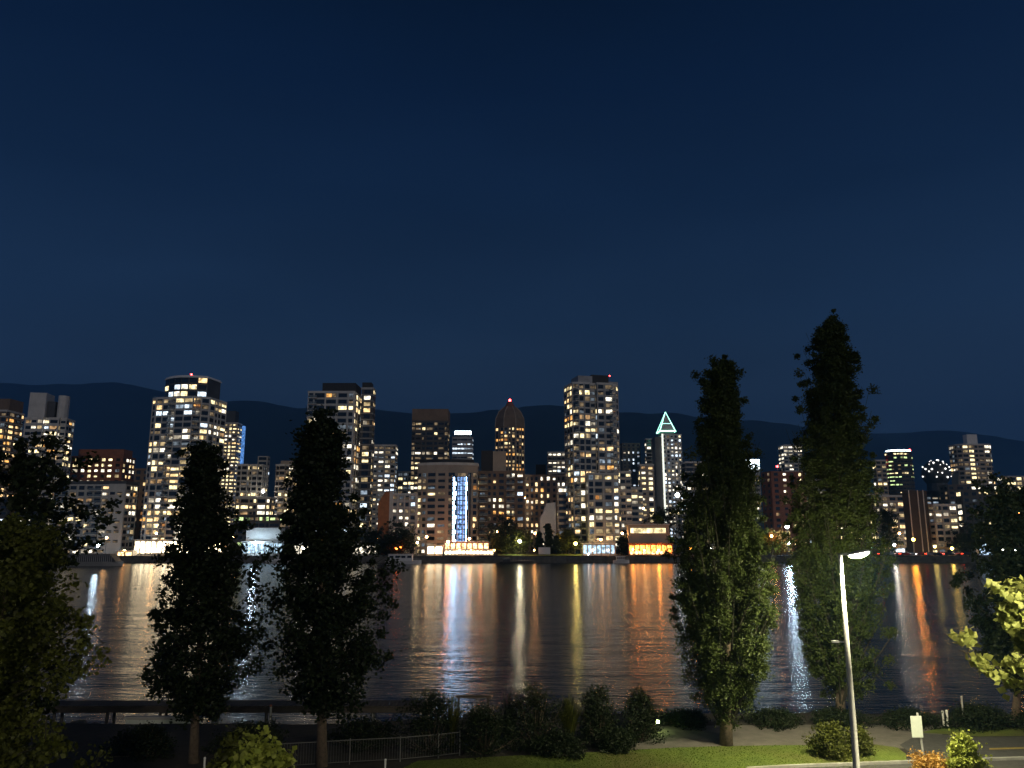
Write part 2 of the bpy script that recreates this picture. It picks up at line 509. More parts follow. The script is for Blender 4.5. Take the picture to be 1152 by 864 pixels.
B('midrise_block', 'grey midrise with column windows behind the leftmost dark conifer-shaped tree', 264, 299, 523, 430, wall='concrete', lit=.5, pal='yellow', seed=14, cw=3.2, piers='pale_concrete', foot='bays')
B('slab_tower', 'narrow blank pale shaft rising behind the grey column-window midrise', 287, 301, 513, 470, wall='concrete', lit=.15, seed=15, cw=6, bands=None, dim=.05)
B('midrise_block', 'beige stepped midrise left of the tower with the dark roof cap', 308, 337, 523, 430, wall='warm_concrete', lit=.55, pal='yellow', seed=16, cw=3.3, foot='bays', roof=[('penthouse', .2, .7, 518, 'warm_concrete')])
B('lowrise_block', 'low block with a yellow-lit top floor behind the blue-white marina building', 264, 308, 560, 400, wall='warm_concrete', lit=.8, pal='yellow', seed=17, cw=3.0, ratio=.5, yref=590)
B('lowrise_block', 'dark flat-roofed hall with one lit window band above the marina building', 262, 333, 580, 385, wall='dark_clad', bands='dark_clad', lit=.25, pal='green', seed=18, cw=3.0, ratio=.4, yref=600, toplit=(1, 'lit_green'))

# tower behind the third tree
r10, w10, d10, H10 = B('apartment_tower', 'tall residential tower with a black roof cap behind the second dark maple', 343, 404, 441, 362, ratio=.8, wall='concrete', lit=.42, pal='mixed', seed=21, foot='box', cw=4.4, ww=.84, wh=.6, yref=520, piers='pale_concrete',
   roof=[('roof_cap', .28, 1.0, 430, 'black_roof', .8)], balcony=[(.02, .2)])
B('apartment_tower', 'narrow dark slab with one column of lit windows joined to the black-capped tower', 404, 420, 437, 368, wall='dark_clad', bands='grey_panel', lit=.5, pal='warm', seed=22, cw=4.0, ww=.6, yref=520, ratio=1.2,
  roof=[('roof_cap', .0, .8, 430, 'black_roof', .8)])
B('office_block', 'grey office tower with cool dim floors right of the black-capped tower', 419, 446, 501, 500, zb=5, wall='grey_panel', lit=.45, pal='white', seed=23, cw=3.2, foot='box', dim=.5, ww=.85)
B('midrise_block', 'small dark block with scattered warm windows left of the brown-capped tower', 441, 466, 531, 520, zb=5, wall='concrete', lit=.6, pal='yellow', seed=24, cw=3.4, dim=.4)
# orange gabled wall midrise
r13, w13, d13, H13 = B('midrise_block', 'midrise with an orange brick end wall and dark grey front near the shore', 426, 470, 556, 368, ratio=.4, wall='grey_panel', lit=.22, pal='white', seed=25, cw=2.7, ww=.6, yref=585, dim=.55, piers='pale_concrete')
mb = MB()
mb.face([(-w13/2-.3, -d13/2-.8, 0), (-w13*.22, -d13/2-.8, 0), (-w13*.22, -d13/2-.8, H13+1.5), (-w13*.32, -d13/2-.8, H13+1.5), (-w13/2-.3, -d13/2-.8, H13-4)], 'orange_brick')
mb.box(-w13/2-.3, -w13*.22, -d13/2-.79, -d13/2+.2, 0, H13-4.1, 'orange_brick')
mb.build('end_wall', r13)
mb = MB(); mb.box(-w13*.215, -w13*.12, -d13/2-1.2, d13/2-.5, 0, H13+1.6, 'pale_concrete'); mb.build('stair_wall', r13)

B('office_tower', 'flat-topped office tower with a blank brown cap and patchy lit floors', 462, 505, 474, 470, zb=5, wall='dark_clad', bands='dark_clad', lit=.5, pal='yellow', seed=27, pattern='office', cw=3.0, ww=.88, ratio=.7,
   roof=[('roof_cap', -.005, 1.005, 460, 'brown_panel', 1.0)], dim=.3)
r15, w15, d15, H15 = B('office_tower', 'distant office tower with a glowing white crown sign and white floor lines', 508, 532, 492, 740, zb=8, wall='grey_panel', bands='grey_panel', lit=.8, pal='cool', seed=28, pattern='office', cw=4, ww=.9, wh=.35, fh=4.2)
mb = MB(); zz = P(520, 485, 740)[1]-8
mb.box(-w15*.38, w15*.42, -d15/2-.4, -d15/2+1, zz-3.2, zz, 'crown_white'); mb.box(-w15*.34, w15*.38, -d15/2-.2, -d15/2+.9, H15+.6, zz-3.25, 'dark_clad'); mb.box(-w15*.3, w15*.3, -d15/3, d15/3, H15+.6, zz-1, 'dark_clad'); mb.build('crown_light', r15)

# curved midrise with blue stair
r16, w16, d16, H16 = B('apartment_block', 'broad curved midrise with a tall blue-white lit glass stair facing the water', 469, 538, 523, 368, foot='bow', ratio=.55, wall='warm_concrete', lit=.12, pal='warm', seed=31, cw=3.4, yref=568, dim=.35, collit={(0, 0): (.9, 'lit_yellow')}, bands='warm_concrete', skip_top=1,
   roof=[('roof_slab', -.01, 1.01, 520, 'pale_concrete', 1.02, 'bow'), ('roof_cap', .03, .93, 516, 'black_roof', .8, 'bow')])
g = MB()
yf = -d16/2
g.box(w16*.10, w16*.40, yf-1.7, yf+4, .3, H16-5.5, 'dark_glass'); stair = g.build('glass_stair', r16)
nf = 16
g = MB(); h = (H16 - 6) / nf
for k in range(nf):
    g.box(w16*.115, w16*(.135 + .03*((k*7) % 5)/4), yf-1.78, yf-1.72, .6 + k*h, .6 + k*h + h*.72, 'blue_stair')
    g.box(w16*.325, w16*(.33 + .012*((k*3) % 4)/3), yf-1.78, yf-1.72, .6 + k*h, .6 + k*h + h*.8, 'blue_stair')
    for q in range(3):
        g.box(w16*(.18 + .045*q), w16*(.215 + .045*q), yf-1.78, yf-1.72, .6 + k*h, .6 + k*h + h*.8, 'blue_stair_dim')
g.build('stair_light', stair)
for q in range(4):
    g = MB(); x = w16*(.10 + .09*q) ; g.box(x-.15, x+.15, yf-1.95, yf-1.8, .2, H16-5, 'pale_concrete'); g.build('mullion', stair)

r17, w17, d17, H17 = B('apartment_block', 'dark brown block with a black and a grey roof box below the rocket-shaped tower', 538, 590, 531, 385, wall='brown_panel', bands='brown_panel', lit=.42, pal='mixed', seed=33, cw=3.3, ratio=.6, ww=.6, yref=568, balcony=[(.02, .2), (.6, .78)],
   roof=[('lift_tower', .05, .3, 506, 'black_roof', .5), ('penthouse', .31, .6, 507, 'warm_concrete', .6)])

# rocket-shaped tower
Xr, _ = P(573, 500, 640); zr = P(573, 482, 640)[1]
mbw = (P(589.5, 500, 640)[0] - P(557, 500, 640)[0])
r18, w18, d18, H18 = B('office_tower', 'dark rocket-shaped tower with ribbed pointed crown and a red light on top', 557, 590, 480, 640, zb=8, foot='oct', ratio=1, wall='brown_panel', bands='brown_panel', piers='warm_concrete', lit=.72, pal='amber', seed=35, cw=3.3, ww=.6, wh=.6)
mb = MB(); ft = footprint('oct', w18, d18)
zs = [P(573, y, 640)[1] - 8 for y in (480, 470, 462, 456)]
sc_ = [1.0, .95, .74, .38]
for a in range(3):
    f0 = [(x*sc_[a], y*sc_[a]) for x, y in ft]
    mb.prism(f0, zs[a] + .52, zs[a+1] + .52, 'brown_panel', s1=sc_[a+1]/sc_[a])
mb.build('crown', r18)
mb = MB()
for (x, y) in ft:
    mb.tube([(x*s*1.02, y*s*1.02, z + .6) for s, z in zip(sc_, zs)], [.35]*4, 'warm_concrete', 5)
mb.build('rib', r18)
mb = MB(); mb.tube([(0, 0, zs[3]+.5), (0, 0, zs[3]+5)], [w18*.17, w18*.08], 'red_brick', 8); mb.build('finial', r18)
beacon(r18, 0, 0, zs[3]+5, .6, r=1.1)

B('apartment_block', 'broad dim block speckled with coloured windows between the rocket tower and the central tower', 590, 637, 535, 420, wall='warm_concrete', bands='warm_concrete', lit=.48, pal='mixed', seed=37, cw=2.9, ratio=.5, ww=.5, yref=570, roof=[('lift_tower', .28, .52, 522, 'black_roof', .5)])
B('office_block', 'small dark office tower with bright upper floors just left of the central tower', 616, 637, 509, 560, zb=5, wall='dark_clad', lit=.6, pal='white', seed=38, pattern='office', cw=3.2)
# pale sculpted gable building
X, Z = P(617, 592, 380)
t = thing('gabled_house', 'pale lit building with a sloped sculpted gable behind two dark conifers', 'building', (X, 380, 3))
zt = P(617, 565, 380)[1] - 3; hw = P(626, 580, 380)[0] - X
mb = MB()
fp = [(-hw, 0), (-hw, zt*.7), (-hw*.6, zt*.8), (-hw*.2, zt*.98), (hw*.9, zt), (hw, 0)]
n = len(mb.v); mb.v += [(x, 0, z) for x, z in fp] + [(x, 12, z) for x, z in fp]
k = mb.mi('white_paint')
for i in range(len(fp)):
    j = (i+1) % len(fp); mb.f.append((n+j, n+i, n+6+i, n+6+j)); mb.m.append(k)
mb.f.append(tuple(n+i for i in reversed(range(6)))); mb.m.append(k); mb.f.append(tuple(n+6+i for i in range(6))); mb.m.append(k)
mb.build('wall', t)
mb = MB(); mb.box(-hw*.7, hw*.6, -.3, -.02, 2, 5, 'lit_white'); mb.build('window', t)
B('midrise_block', 'beige balconied block between the pale gable and the central tower', 627, 640, 548, 378, wall='warm_concrete', lit=.2, seed=39, cw=3.6, yref=580, bands='pale_concrete')

# central tower
r21, w21, d21, H21 = B('apartment_tower', 'tall central waterfront tower densely dotted with lit flats, stepped crown and mast', 636, 697, 430, 364, rz=14, ratio=.62, wall='grey_panel', lit=.50, pal='mixed', seed=41, foot='bays2', cw=4.0, ww=.82, wh=.62, yref=520, dim=.35,
   roof=[('penthouse', .12, .42, 421, 'grey_panel', .7), ('lift_tower', .42, .78, 419, 'black_roof', .6), ('terrace_block', .78, .98, 426, 'grey_panel', .6)], balcony=[(.02, .10), (.74, .84)], piers='concrete')
z0 = P(690, 420, 364)[1]-3
beacon(r21, w21*.38, 0, H21, z0 - H21 + 1, r=.3)
r21b, w, d, H = B('apartment_block', 'lower projecting wing at the foot of the central tower with bright stacked flats', 661, 697, 533, 358, ratio=.3, wall='concrete', lit=.62, pal='mixed', seed=42, cw=3.8, ww=.76, wh=.62, yref=575, dim=.4, piers='pale_concrete')
B('apartment_block', 'dark annexe with small lights clinging to the right flank of the central tower', 697, 711, 531, 380, wall='grey_panel', lit=.35, pal='warm', seed=43, cw=3.2, yref=575)
# lobby pavilion
def pavilion(label, x0, x1, y0, y1, Y, mat, zb=3, d=8, cat='pavilion', roofmat='white_paint', n=8, name='glass_pavilion', over=.6, wallm='pale_concrete', wf=.82):
    Xa, _ = P(x0, y1, Y); Xb, _ = P(x1, y1, Y); zt = P(x0, y0, Y)[1]
    W = Xb - Xa; H = zt - zb
    t = thing(name, label, cat, ((Xa + Xb)/2, Y + d/2, zb))
    mb = MB(); mb.box(-W/2, W/2, -d/2 + .3, d/2, 0, H - .3, wallm); mb.build('wall', t)
    mb = MB(); mb.box(-W/2 - over, W/2 + over, -d/2 - over, d/2 + over, H - .28, H, roofmat); mb.build('roof', t)
    for i in range(n):
        mb = MB(); a = -W/2 + W*i/n + .12; b = -W/2 + W*(i+1)/n - .12
        c_ = (a + b)/2; hwid = (b - a)/2*wf; mb.box(c_ - hwid, c_ + hwid, -d/2 + .18, -d/2 + .27, .5 + H*.08, H - .6 - H*.06, mat)
        mb.build('window', t)
    mb = MB()
    for i in range(n + 1):
        x = -W/2 + W*i/n; mb.box(x - .1, x + .1, -d/2 - .1, -d/2 + .28, 0, H - .3, 'painted_steel')
    mb.build('post', t)
    return t, W, H
pavilion('blue-lit glass lobby under the central tower at the water', 656, 692, 611, 624, 353, 'marina_blue', n=7, d=4)
pavilion('bright white glazed hall at the foot of the tallest left tower', 150, 250, 607, 626, 356, 'shop_white', n=16, d=8, roofmat='white_paint')
pavilion('small lit porch house at the end of the barge with slatted railing', 131, 148, 619, 629, 351, 'shop_yellow', n=2, d=5, zb=1.5, name='porch_house', cat='house', wallm='white_paint')
# marina building
t, W, H = pavilion('blue-white two-level marina building between the two dark maples', 272, 322, 609, 624, 354, 'marina_blue', n=10, d=10, name='marina_building', cat='building')
mb = MB(); mb.box(-W*.48, W*.3, -2, 5, H + .02, H + 6, 'white_paint'); mb.build('upper_storey', t)
pavilion('long dim white shed on the quay behind the second dark maple', 322, 425, 612, 624, 356, 'lit_white', n=14, d=8, name='quay_shed', cat='shed')
# shops in the centre
t, W, H = pavilion('brightest two-window kiosk at the left end of the central quay terrace', 480, 498, 613, 627, 352, 'shop_white', n=2, d=6, name='kiosk', cat='kiosk', over=.3)
t, W, H = pavilion('long quay restaurant with two rows of glowing terrace windows', 500, 555, 618, 627, 352, 'shop_white', n=14, d=7, name='quay_restaurant', cat='restaurant', over=.3)
t, W, H = pavilion('upper dining room with green-white windows behind the quay terrace', 500, 550, 609, 618, 361, 'shop_yellow', n=8, d=7, name='dining_room', cat='restaurant', wallm='red_brick', over=.2, zb=5)
# orange waterfront restaurant
t, W, H = pavilion('orange-lit waterfront restaurant with a glowing terrace right of the central tower', 708, 757, 611, 627, 353, 'shop_orange', n=8, d=9, name='waterfront_restaurant', cat='restaurant', roofmat='orange_brick', wallm='orange_brick')
g = MB(); g.box(-W*.52, W*.4, -6.3, -4.9, .05, .5, 'wet_wood'); tt = g.build('terrace', t)
for i in range(9):
    g = MB(); x = -W*.49 + W*.88*i/9; g.box(x, x + W*.07, -6.36, -6.31, .6, 1.9, 'shop_yellow'); g.build('window', tt)
g = MB(); g.box(-W*.48, W*.46, -2.5, 4, H+.02, H+8, 'warm_concrete'); up = g.build('upper_storey', t)
for i in range(9):
    g = MB(); x = -W*.44 + W*.82*i/9; g.box(x, x + W*.085, -2.6, -2.52, H+4.4, H+6.6, 'lit_yellow'); g.build('window', up)
g = MB(); g.box(-W*.5, W*.48, -2.9, 4.3, H+8.02, H+8.5, 'pale_concrete'); g.build('roof', up)

B('office_tower', 'dark glass block with sparse white lights behind the right flank of the central tower', 699, 722, 499, 640, zb=8, wall='dark_clad', bands='dark_clad', lit=.35, pal='cool', seed=45, cw=4, ww=.5, dim=.05)
B('midrise_block', 'slim beige midrise with columns of yellow windows left of the spired tower', 719, 737, 523, 460, wall='warm_concrete', lit=.75, pal='yellow', seed=46, cw=3.5, ww=.6)
B('midrise_block', 'low lit block squeezed between the central tower annexe and the beige midrise', 703, 724, 549, 430, wall='concrete', lit=.5, pal='yellow', seed=47, cw=3.5)
B('office_tower', 'thin dark tower directly left of the spired tower', 727, 741, 494, 660, zb=8, wall='dark_clad', lit=.35, pal='white', seed=48, cw=4)
# spired tower
r25, w25, d25, H25 = B('spired_tower', 'white-lit tower topped by a green glowing pyramid spire', 743, 769, 489, 600, zb=8, cat='tower', wall='pale_concrete', lit=.75, pal='white', seed=50, cw=3.0, ww=.6, ratio=1, dim=.4)
zs0 = P(752, 485, 600)[1]-8; zs1 = P(752, 462, 600)[1]-8; hb = (P(762, 485, 600)[0]-P(741, 485, 600)[0])/2*.86; xo = (P(752, 485, 600)[0] - P(756, 485, 600)[0])
mb = MB(); mb.box(xo-hb*.85, xo+hb*.85, -hb*.85, hb*.85, H25+.5, zs0, 'dark_clad'); mb.build('lantern', r25)
mb = MB()
mb.prism([(-hb, -hb), (hb, -hb), (hb, hb), (-hb, hb)], zs0+.02, zs1, 'pale_concrete', s1=.03)
sp = mb.build('spire', r25, loc=(xo, 0, 0))
mb = MB()
cs = [(-hb, -hb), (hb, -hb), (hb, hb), (-hb, hb)]
for i in range(4):
    a, b = cs[i], cs[(i+1) % 4]
    mb.tube([(*a, zs0+.2), (*b, zs0+.2)], [.5, .5], 'neon_green', 5)
    mb.tube([(*a, zs0), (0, 0, zs1)], [.34, .24], 'neon_green', 5)
    for f1 in (.4,):
        mb.tube([(a[0]*(1-f1), a[1]*(1-f1)-.1, zs0+(zs1-zs0)*f1), (b[0]*(1-f1), b[1]*(1-f1)-.1, zs0+(zs1-zs0)*f1)], [.12]*2, 'neon_green', 4)
mb.build('neon_edge', sp)
mb = MB(); mb.box(-w25/2-.5, -w25/2+.8, -d25/2-.7, -d25/2-.1, H25*.15, H25+.6, 'strip_white'); mb.build('light_strip', r25)
mb = MB(); mb.box(-w25/2-5.5, -w25/2-.6, -d25/2+1, d25/2, 0, H25*.98, 'dark_clad'); mb.build('side_wing', r25)

# behind poplars
for (a, b, yt, Y, wl, l, pl, sd, lb) in [
    (768, 800, 520, 480, 'dark_clad', .3, 'white', 51, 'dark midrise hidden behind the left edge of the shorter poplar'),
    (800, 834, 548, 440, 'grey_panel', .3, 'warm', 52, 'low grey block glimpsed through the shorter poplar'),
    (893, 930, 540, 470, 'grey_panel', .4, 'white', 53, 'grey block glimpsed through the taller poplar'),
    (930, 985, 556, 450, 'brown_panel', .35, 'yellow', 54, 'low brown block hidden behind the taller poplar')]:
    B('midrise_block', lb, a, b, yt, Y, wall=wl, lit=l, pal=pl, seed=sd, cw=3.4, gmax=60)
r27, w27, d27, H27 = B('office_tower', 'tower with a glaring white rooftop sign between the two poplars', 835, 857, 528, 520, zb=6, wall='grey_panel', lit=.35, pal='warm', seed=55, cw=3.4, dim=.3)
mb = MB(); zz = P(846, 517, 520)[1]-6; mb.box(-w27*.52, w27*.5, -d27/2-.5, -d27/2+.8, H27+.6, zz, 'crown_white'); mb.build('sign_light', r27)
r28, w28, d28, H28 = B('brick_apartment_house', 'brown brick block with two columns of lit windows beside the taller poplar', 858, 908, 530, 410, rz=12, ratio=.5, wall='red_brick', bands=None, lit=.12, pal='yellow', seed=56, cw=4.6, ww=.42, yref=565, dim=.1, collit={(0, 1): (.75, 'lit_white'), (0, 3): (.65, 'lit_yellow')})
beacon(r28, -w28*.15, 0, H28, 2.5, 'red_beacon', .6)
B('office_tower', 'distant lit tower peeking over the brown brick block', 879, 906, 501, 620, zb=8, wall='grey_panel', lit=.6, pal='white', seed=57, cw=3.6, pattern='office')

# right part
B('office_tower', 'brownish slab tower left of the black rounded tower', 985, 1001, 518, 560, zb=6, wall='warm_concrete', lit=.25, pal='yellow', seed=60, cw=4.5)
r31, w31, d31, H31 = B('office_tower', 'black rounded glass tower with green-lit floors and a white crown', 1000, 1031, 508, 600, zb=6, foot='round', ratio=.8, wall='dark_clad', bands='dark_clad', lit=.28, pal='green', seed=61, pattern='office', cw=3., ww=.9, wh=.4, dim=.05, collit=None)
mb = MB(); ft = footprint('round', w31*.9, d31*.9); mb.prism(ft, H31+.5, H31+1.6, 'crown_white'); mb.build('crown_light', r31)
beacon(r31, w31*.45, 0, H31, 1, 'red_beacon', 1.)
beacon(r31, -w31*.6, 0, H31*.86, 1.2, 'red_beacon', .9)
B('lowrise_block', 'low white-lit parking block left of the dark twin slabs', 985, 1019, 558, 420, wall='warm_concrete', lit=.6, pal='yellow', seed=62, cw=3.6, yref=590)
B('lowrise_block', 'pale low hall above the far shore road left of the dark twin slabs', 989, 1018, 598, 375, wall='white_paint', lit=.5, pal='white', seed=63, cw=4.5, yref=610, ratio=.4)
# dotted dome
X, _ = P(1053, 532, 900); zc = P(1053, 533, 900)[1]; rd = (P(1068, 532, 900)[0]-P(1038, 532, 900)[0])/2
t = thing('dome', 'dark round dome dotted with white lights left of the flared hotel', 'dome', (X, 900, 6))
mb = MB(); mb.ball((0, 0, zc-6), rd, 'dark_clad', 20, 12); s = mb.build('shell', t, smooth=False)
mb = MB(); mb.tube([(0, 0, 0), (0, 0, zc-6-rd*.7)], [rd*.8, rd*.7], 'dark_clad', 12); mb.build('base', t)
rg = random.Random(5)
for i in range(46):
    th = math.acos(1 - 1.35*(i+.5)/46); ph = i*2.39996
    v = Vector((math.sin(th)*math.cos(ph), math.sin(th)*math.sin(ph), math.cos(th)))
    if v.y > .2: continue
    v = (v + Vector((rg.uniform(-.12, .12), rg.uniform(-.1, .1), rg.uniform(-.12, .12)))).normalized(); mb = MB(); mb.ball((0, 0, 0), rg.choice([.5, .8, 1.05]), 'dot_white', 6, 4); mb.build('light', s, loc=tuple(v*(rd+.6) + Vector((0, 0, zc-6))))
# flared hotel
r33, w33, d33, H33 = B('hotel_tower', 'broad hotel tower with lit window columns and a white rooftop box', 1073, 1121, 500, 520, zb=6, cat='hotel', wall='warm_concrete', lit=.3, pal='yellow', seed=65, foot='chamfer', cw=3.5, ratio=.5, dim=.4, ww=.8, collit={(1, 1): (.95, 'lit_yellow'), (1, 4): (.7, 'lit_white'), (1, 2): (.4, 'lit_yellow')},
   roof=[('sign_box', .36, .66, 488, 'white_paint', .4)])
for sx in (-1, 1):
    mb = MB(); n = len(mb.v); x = sx*w33/2
    pts = [(x, -3, 0), (x+sx*5.5, -3, 0), (x, -3, H33*.72)]
    pts2 = [(a, 5, c) for a, b, c in pts]
    mb.v += pts + pts2; mb.f += [(0, 1, 2), (5, 4, 3), (0, 3, 4, 1), (1, 4, 5, 2), (2, 5, 3, 0)]; k = mb.mi('warm_concrete'); mb.m += [k]*5
    mb.build('buttress', r33)
# dark twin slabs + lit grid front
r34, w34, d34, H34 = B('slab_tower', 'dark brown windowless twin slab with thin pale edges near the right shore', 1018, 1046, 552, 372, wall='dark_brown', bands=None, lit=0, dim=0, seed=66, cw=30, ww=.02, yref=590, ratio=.7)
for fx in (-.5, -.02, .28):
    mb = MB(); mb.box(w34*fx-.12, w34*fx+.25, -d34/2-.4, -d34/2-.05, 0, H34+.3, 'pale_concrete'); mb.build('edge_strip', r34)
B('apartment_block', 'grey gridded block with rows of lit windows beside the dark twin slab', 1046, 1078, 568, 368, wall='concrete', lit=.55, pal='yellow', seed=67, cw=4.2, yref=590, ratio=.5, piers='concrete', dim=.4, ww=.8)
B('apartment_block', 'dark block with two stacks of yellow windows partly behind the right-hand tree', 1078, 1104, 552, 400, wall='dark_clad', bands='dark_clad', lit=.4, pal='yellow', seed=68, cw=4.6, yref=590, ww=.6)
B('lowrise_block', 'long low terrace of white lights at the far right horizon', 1126, 1200, 536, 640, zb=6, wall='warm_concrete', lit=.95, pal='warm', seed=69, cw=5, ratio=.2, fh=3.8, gmax=80)
B('lowrise_block', 'dark hillside housing with a few lamps at the far right', 1105, 1200, 556, 520, zb=5, wall='dark_clad', bands='dark_clad', lit=.12, pal='warm', seed=70, cw=5, ratio=.2, gmax=60)
B('lowrise_block', 'low lit block between the rounded black tower and the dotted dome', 1030, 1074, 553, 560, zb=5, wall='dark_clad', bands='dark_clad', lit=.2, pal='white', seed=71, cw=5, gmax=60)
B('midrise_block', 'low warm-lit block filling the gap beneath the dotted dome and hotel', 1060, 1128, 546, 480, zb=5, wall='dark_clad', bands='dark_clad', lit=.28, pal='yellow', seed=72, cw=4.4, ratio=.3, ww=.6, gmax=80)
# left fillers
B('midrise_block', 'dark block with scattered lights behind the far left maple', -60, 58, 560, 380, wall='dark_clad', bands='dark_clad', lit=.35, pal='white', seed=73, cw=4, ratio=.3, yref=590)
B('lowrise_block', 'low dim row behind the curved midrise and orange end wall', 440, 480, 575, 400, wall='brown_panel', lit=.3, pal='warm', seed=74, cw=3.6, yref=600)

# lit tent on the right shore
X, _ = P(1111, 622, 352); t = thing('event_tent', 'rounded white tent glowing blue-white inside near the right-hand tree', 'tent', (X, 356, 3))
rr = P(1121, 620, 352)[0]-X; mb = MB(); N = 14
for i in range(N):
    a0, a1 = math.pi*i/N, math.pi*(i+1)/N
    for k, (y0, y1) in enumerate(((-4, 0), (0, 4))):
        mb.face([(math.cos(a0)*rr, y0, math.sin(a0)*rr*1.5), (math.cos(a0)*rr, y1, math.sin(a0)*rr*1.5), (math.cos(a1)*rr, y1, math.sin(a1)*rr*1.5), (math.cos(a1)*rr, y0, math.sin(a1)*rr*1.5)], 'canvas')
mb.build('canopy', t)
for i in range(5):
    mb = MB(); a = -rr*.85 + rr*1.7*i/5
    h0 = 1.5*math.sqrt(max(0, rr*rr - a*a))*.95; h1 = 1.5*math.sqrt(max(0, rr*rr - (a+rr*.3)**2))*.95
    mb.face([(a, -3.9, .3), (a+rr*.28, -3.9, .3), (a+rr*.28, -3.9, max(.5, h1*.9)), (a, -3.9, max(.5, h0*.9))], 'tent_light'); mb.build('panel', t)

# ---------------------------------------------------------------- setting
def sheet(name, pts, mat, z=None):
    mb = MB(); mb.face([(p[0], p[1], p[2] if len(p) > 2 else z) for p in pts], mat)
    return struct(mb.build(name))

# far land: quay edge at Y = 349
mb = MB()
mb.box(-1500, 1500, 349, 9000, -2, 3.0, 'city_ground')
struct(mb.build('city_ground'))
mb = MB()
xs = np.linspace(-420, 420, 141); rg = random.Random(3)
for a, b in zip(xs, xs[1:]):
    h = 2.2 + rg.random()*.9
    mb.box(a, b - .1, 348.1 + rg.random()*.4, 349 - .01, -1, h, 'rock')
mb.build('seawall')
tag(bpy.data.objects['seawall'], 'dark stone seawall along the far shore under the city', 'seawall')

# water
def water():
    m, nt, out = new_mat('water')
    b = nt.nodes.new('ShaderNodeBsdfPrincipled')
    b.inputs['Base Color'].default_value = (.004, .012, .026, 1)
    b.inputs['Roughness'].default_value = .19
    b.inputs['IOR'].default_value = 1.33
    g = nt.nodes.new('ShaderNodeNewGeometry')
    def wave(sx, sy, detail, seedoff):
        mp = nt.nodes.new('ShaderNodeMapping'); mp.inputs['Scale'].default_value = (sx, sy, 1)
        mp.inputs['Location'].default_value = (seedoff, seedoff*2, seedoff)
        mp.inputs['Rotation'].default_value = (0, 0, math.radians(4))
        n = nt.nodes.new('ShaderNodeTexNoise'); n.inputs['Scale'].default_value = 1; n.inputs['Detail'].default_value = detail
        n.inputs['Roughness'].default_value = .55
        nt.links.new(g.outputs['Position'], mp.inputs['Vector']); nt.links.new(mp.outputs[0], n.inputs['Vector'])
        return n
    n1 = wave(.55, 1.7, 3, 3); n2 = wave(.05, .16, 2, 9)
    ad = nt.nodes.new('ShaderNodeMath'); ad.operation = 'MULTIPLY_ADD'
    ad.inputs[1].default_value = 3.0
    nt.links.new(n2.outputs['Fac'], ad.inputs[0]); nt.links.new(n1.outputs['Fac'], ad.inputs[2])
    bp = nt.nodes.new('ShaderNodeBump'); bp.inputs['Strength'].default_value = 1; bp.inputs['Distance'].default_value = .10
    nt.links.new(ad.outputs[0], bp.inputs['Height']); nt.links.new(bp.outputs[0], b.inputs['Normal'])
    nt.links.new(b.outputs[0], out.inputs['Surface']); MATS['water'] = m
water()
sheet('water', [(-1500, 30, 0), (1500, 30, 0), (1500, 350, 0), (-1500, 350, 0)], 'water')

# mountains: a real range 6 to 9 km away
ridge = [(-150, 452), (0, 441), (60, 433), (150, 430), (200, 440), (250, 452), (300, 451), (340, 460), (420, 457), (470, 462), (520, 464), (560, 459), (610, 454), (660, 462),
         (720, 467), (780, 469), (840, 473), (900, 479), (960, 484), (1020, 484), (1090, 489), (1152, 493), (1300, 505)]
from mathutils import noise as mn
mb = MB(); NX, NY = 160, 14
rx = np.array([p[0] for p in ridge], float); ry = np.array([p[1] for p in ridge], float)
k = mb.mi('hazed_forest')
for j in range(NY):
    for i in range(NX):
        px = -150 + 1450*i/(NX-1); py = np.interp(px, rx, ry) + 5
        Xr, Zr = P(px, py, 7500)
        t = j/(NY-1); Yj = 4200 + t*5200
        prof = math.sin(min(1, t*1.575)*math.pi/2) if t < .635 else math.cos((t-.635)/.365*math.pi/2)*.6+.4
        nz = mn.noise(Vector((px*.012, t*3, 0)))*60 + mn.noise(Vector((px*.05, t*8, 2)))*22
        if abs(t-.615) < .04: nz = mn.noise(Vector((px*.06, 0, 5)))*9
        X = Xr*(Yj/7500)**.3
        mb.v.append((X, Yj, max(2.9, (Zr-3)*prof + nz*(1 if t > .1 else 0) + 3 if j not in (0, NY-1) else 2.9)))
for j in range(NY-1):
    for i in range(NX-1):
        a = j*NX+i; mb.f.append((a, a+1, a+NX+1, a+NX)); mb.m.append(k)
struct(mb.build('mountains', smooth=True))

# near land: z=3 park, bank down to the water
mb = MB(); k = 'soil'
prof = [(-70, 3.0), (46.8, 3.0), (49.5, 2.2), (53.5, .2), (56, -1.5)]
NX = 60; xs = np.linspace(-90, 90, NX+1)
kk = mb.mi('soil')
for (y, z) in prof:
    for x in xs:
        off = 1.5 if x > -3 else (-1.0 if x < -6 else 0)
        yy = y + (off + mn.noise(Vector((x*.3, y, 0)))*.6 if y > 0 else 0)
        mb.v.append((x, yy, z + (mn.noise(Vector((x*.8, y*.8, 3)))*.25 if 48 < y < 55 else 0)))
for j in range(len(prof)-1):
    for i in range(NX):
        a = j*(NX+1)+i; mb.f.append((a, a+1, a+NX+2, a+NX+1)); mb.m.append(kk)
struct(mb.build('ground'))
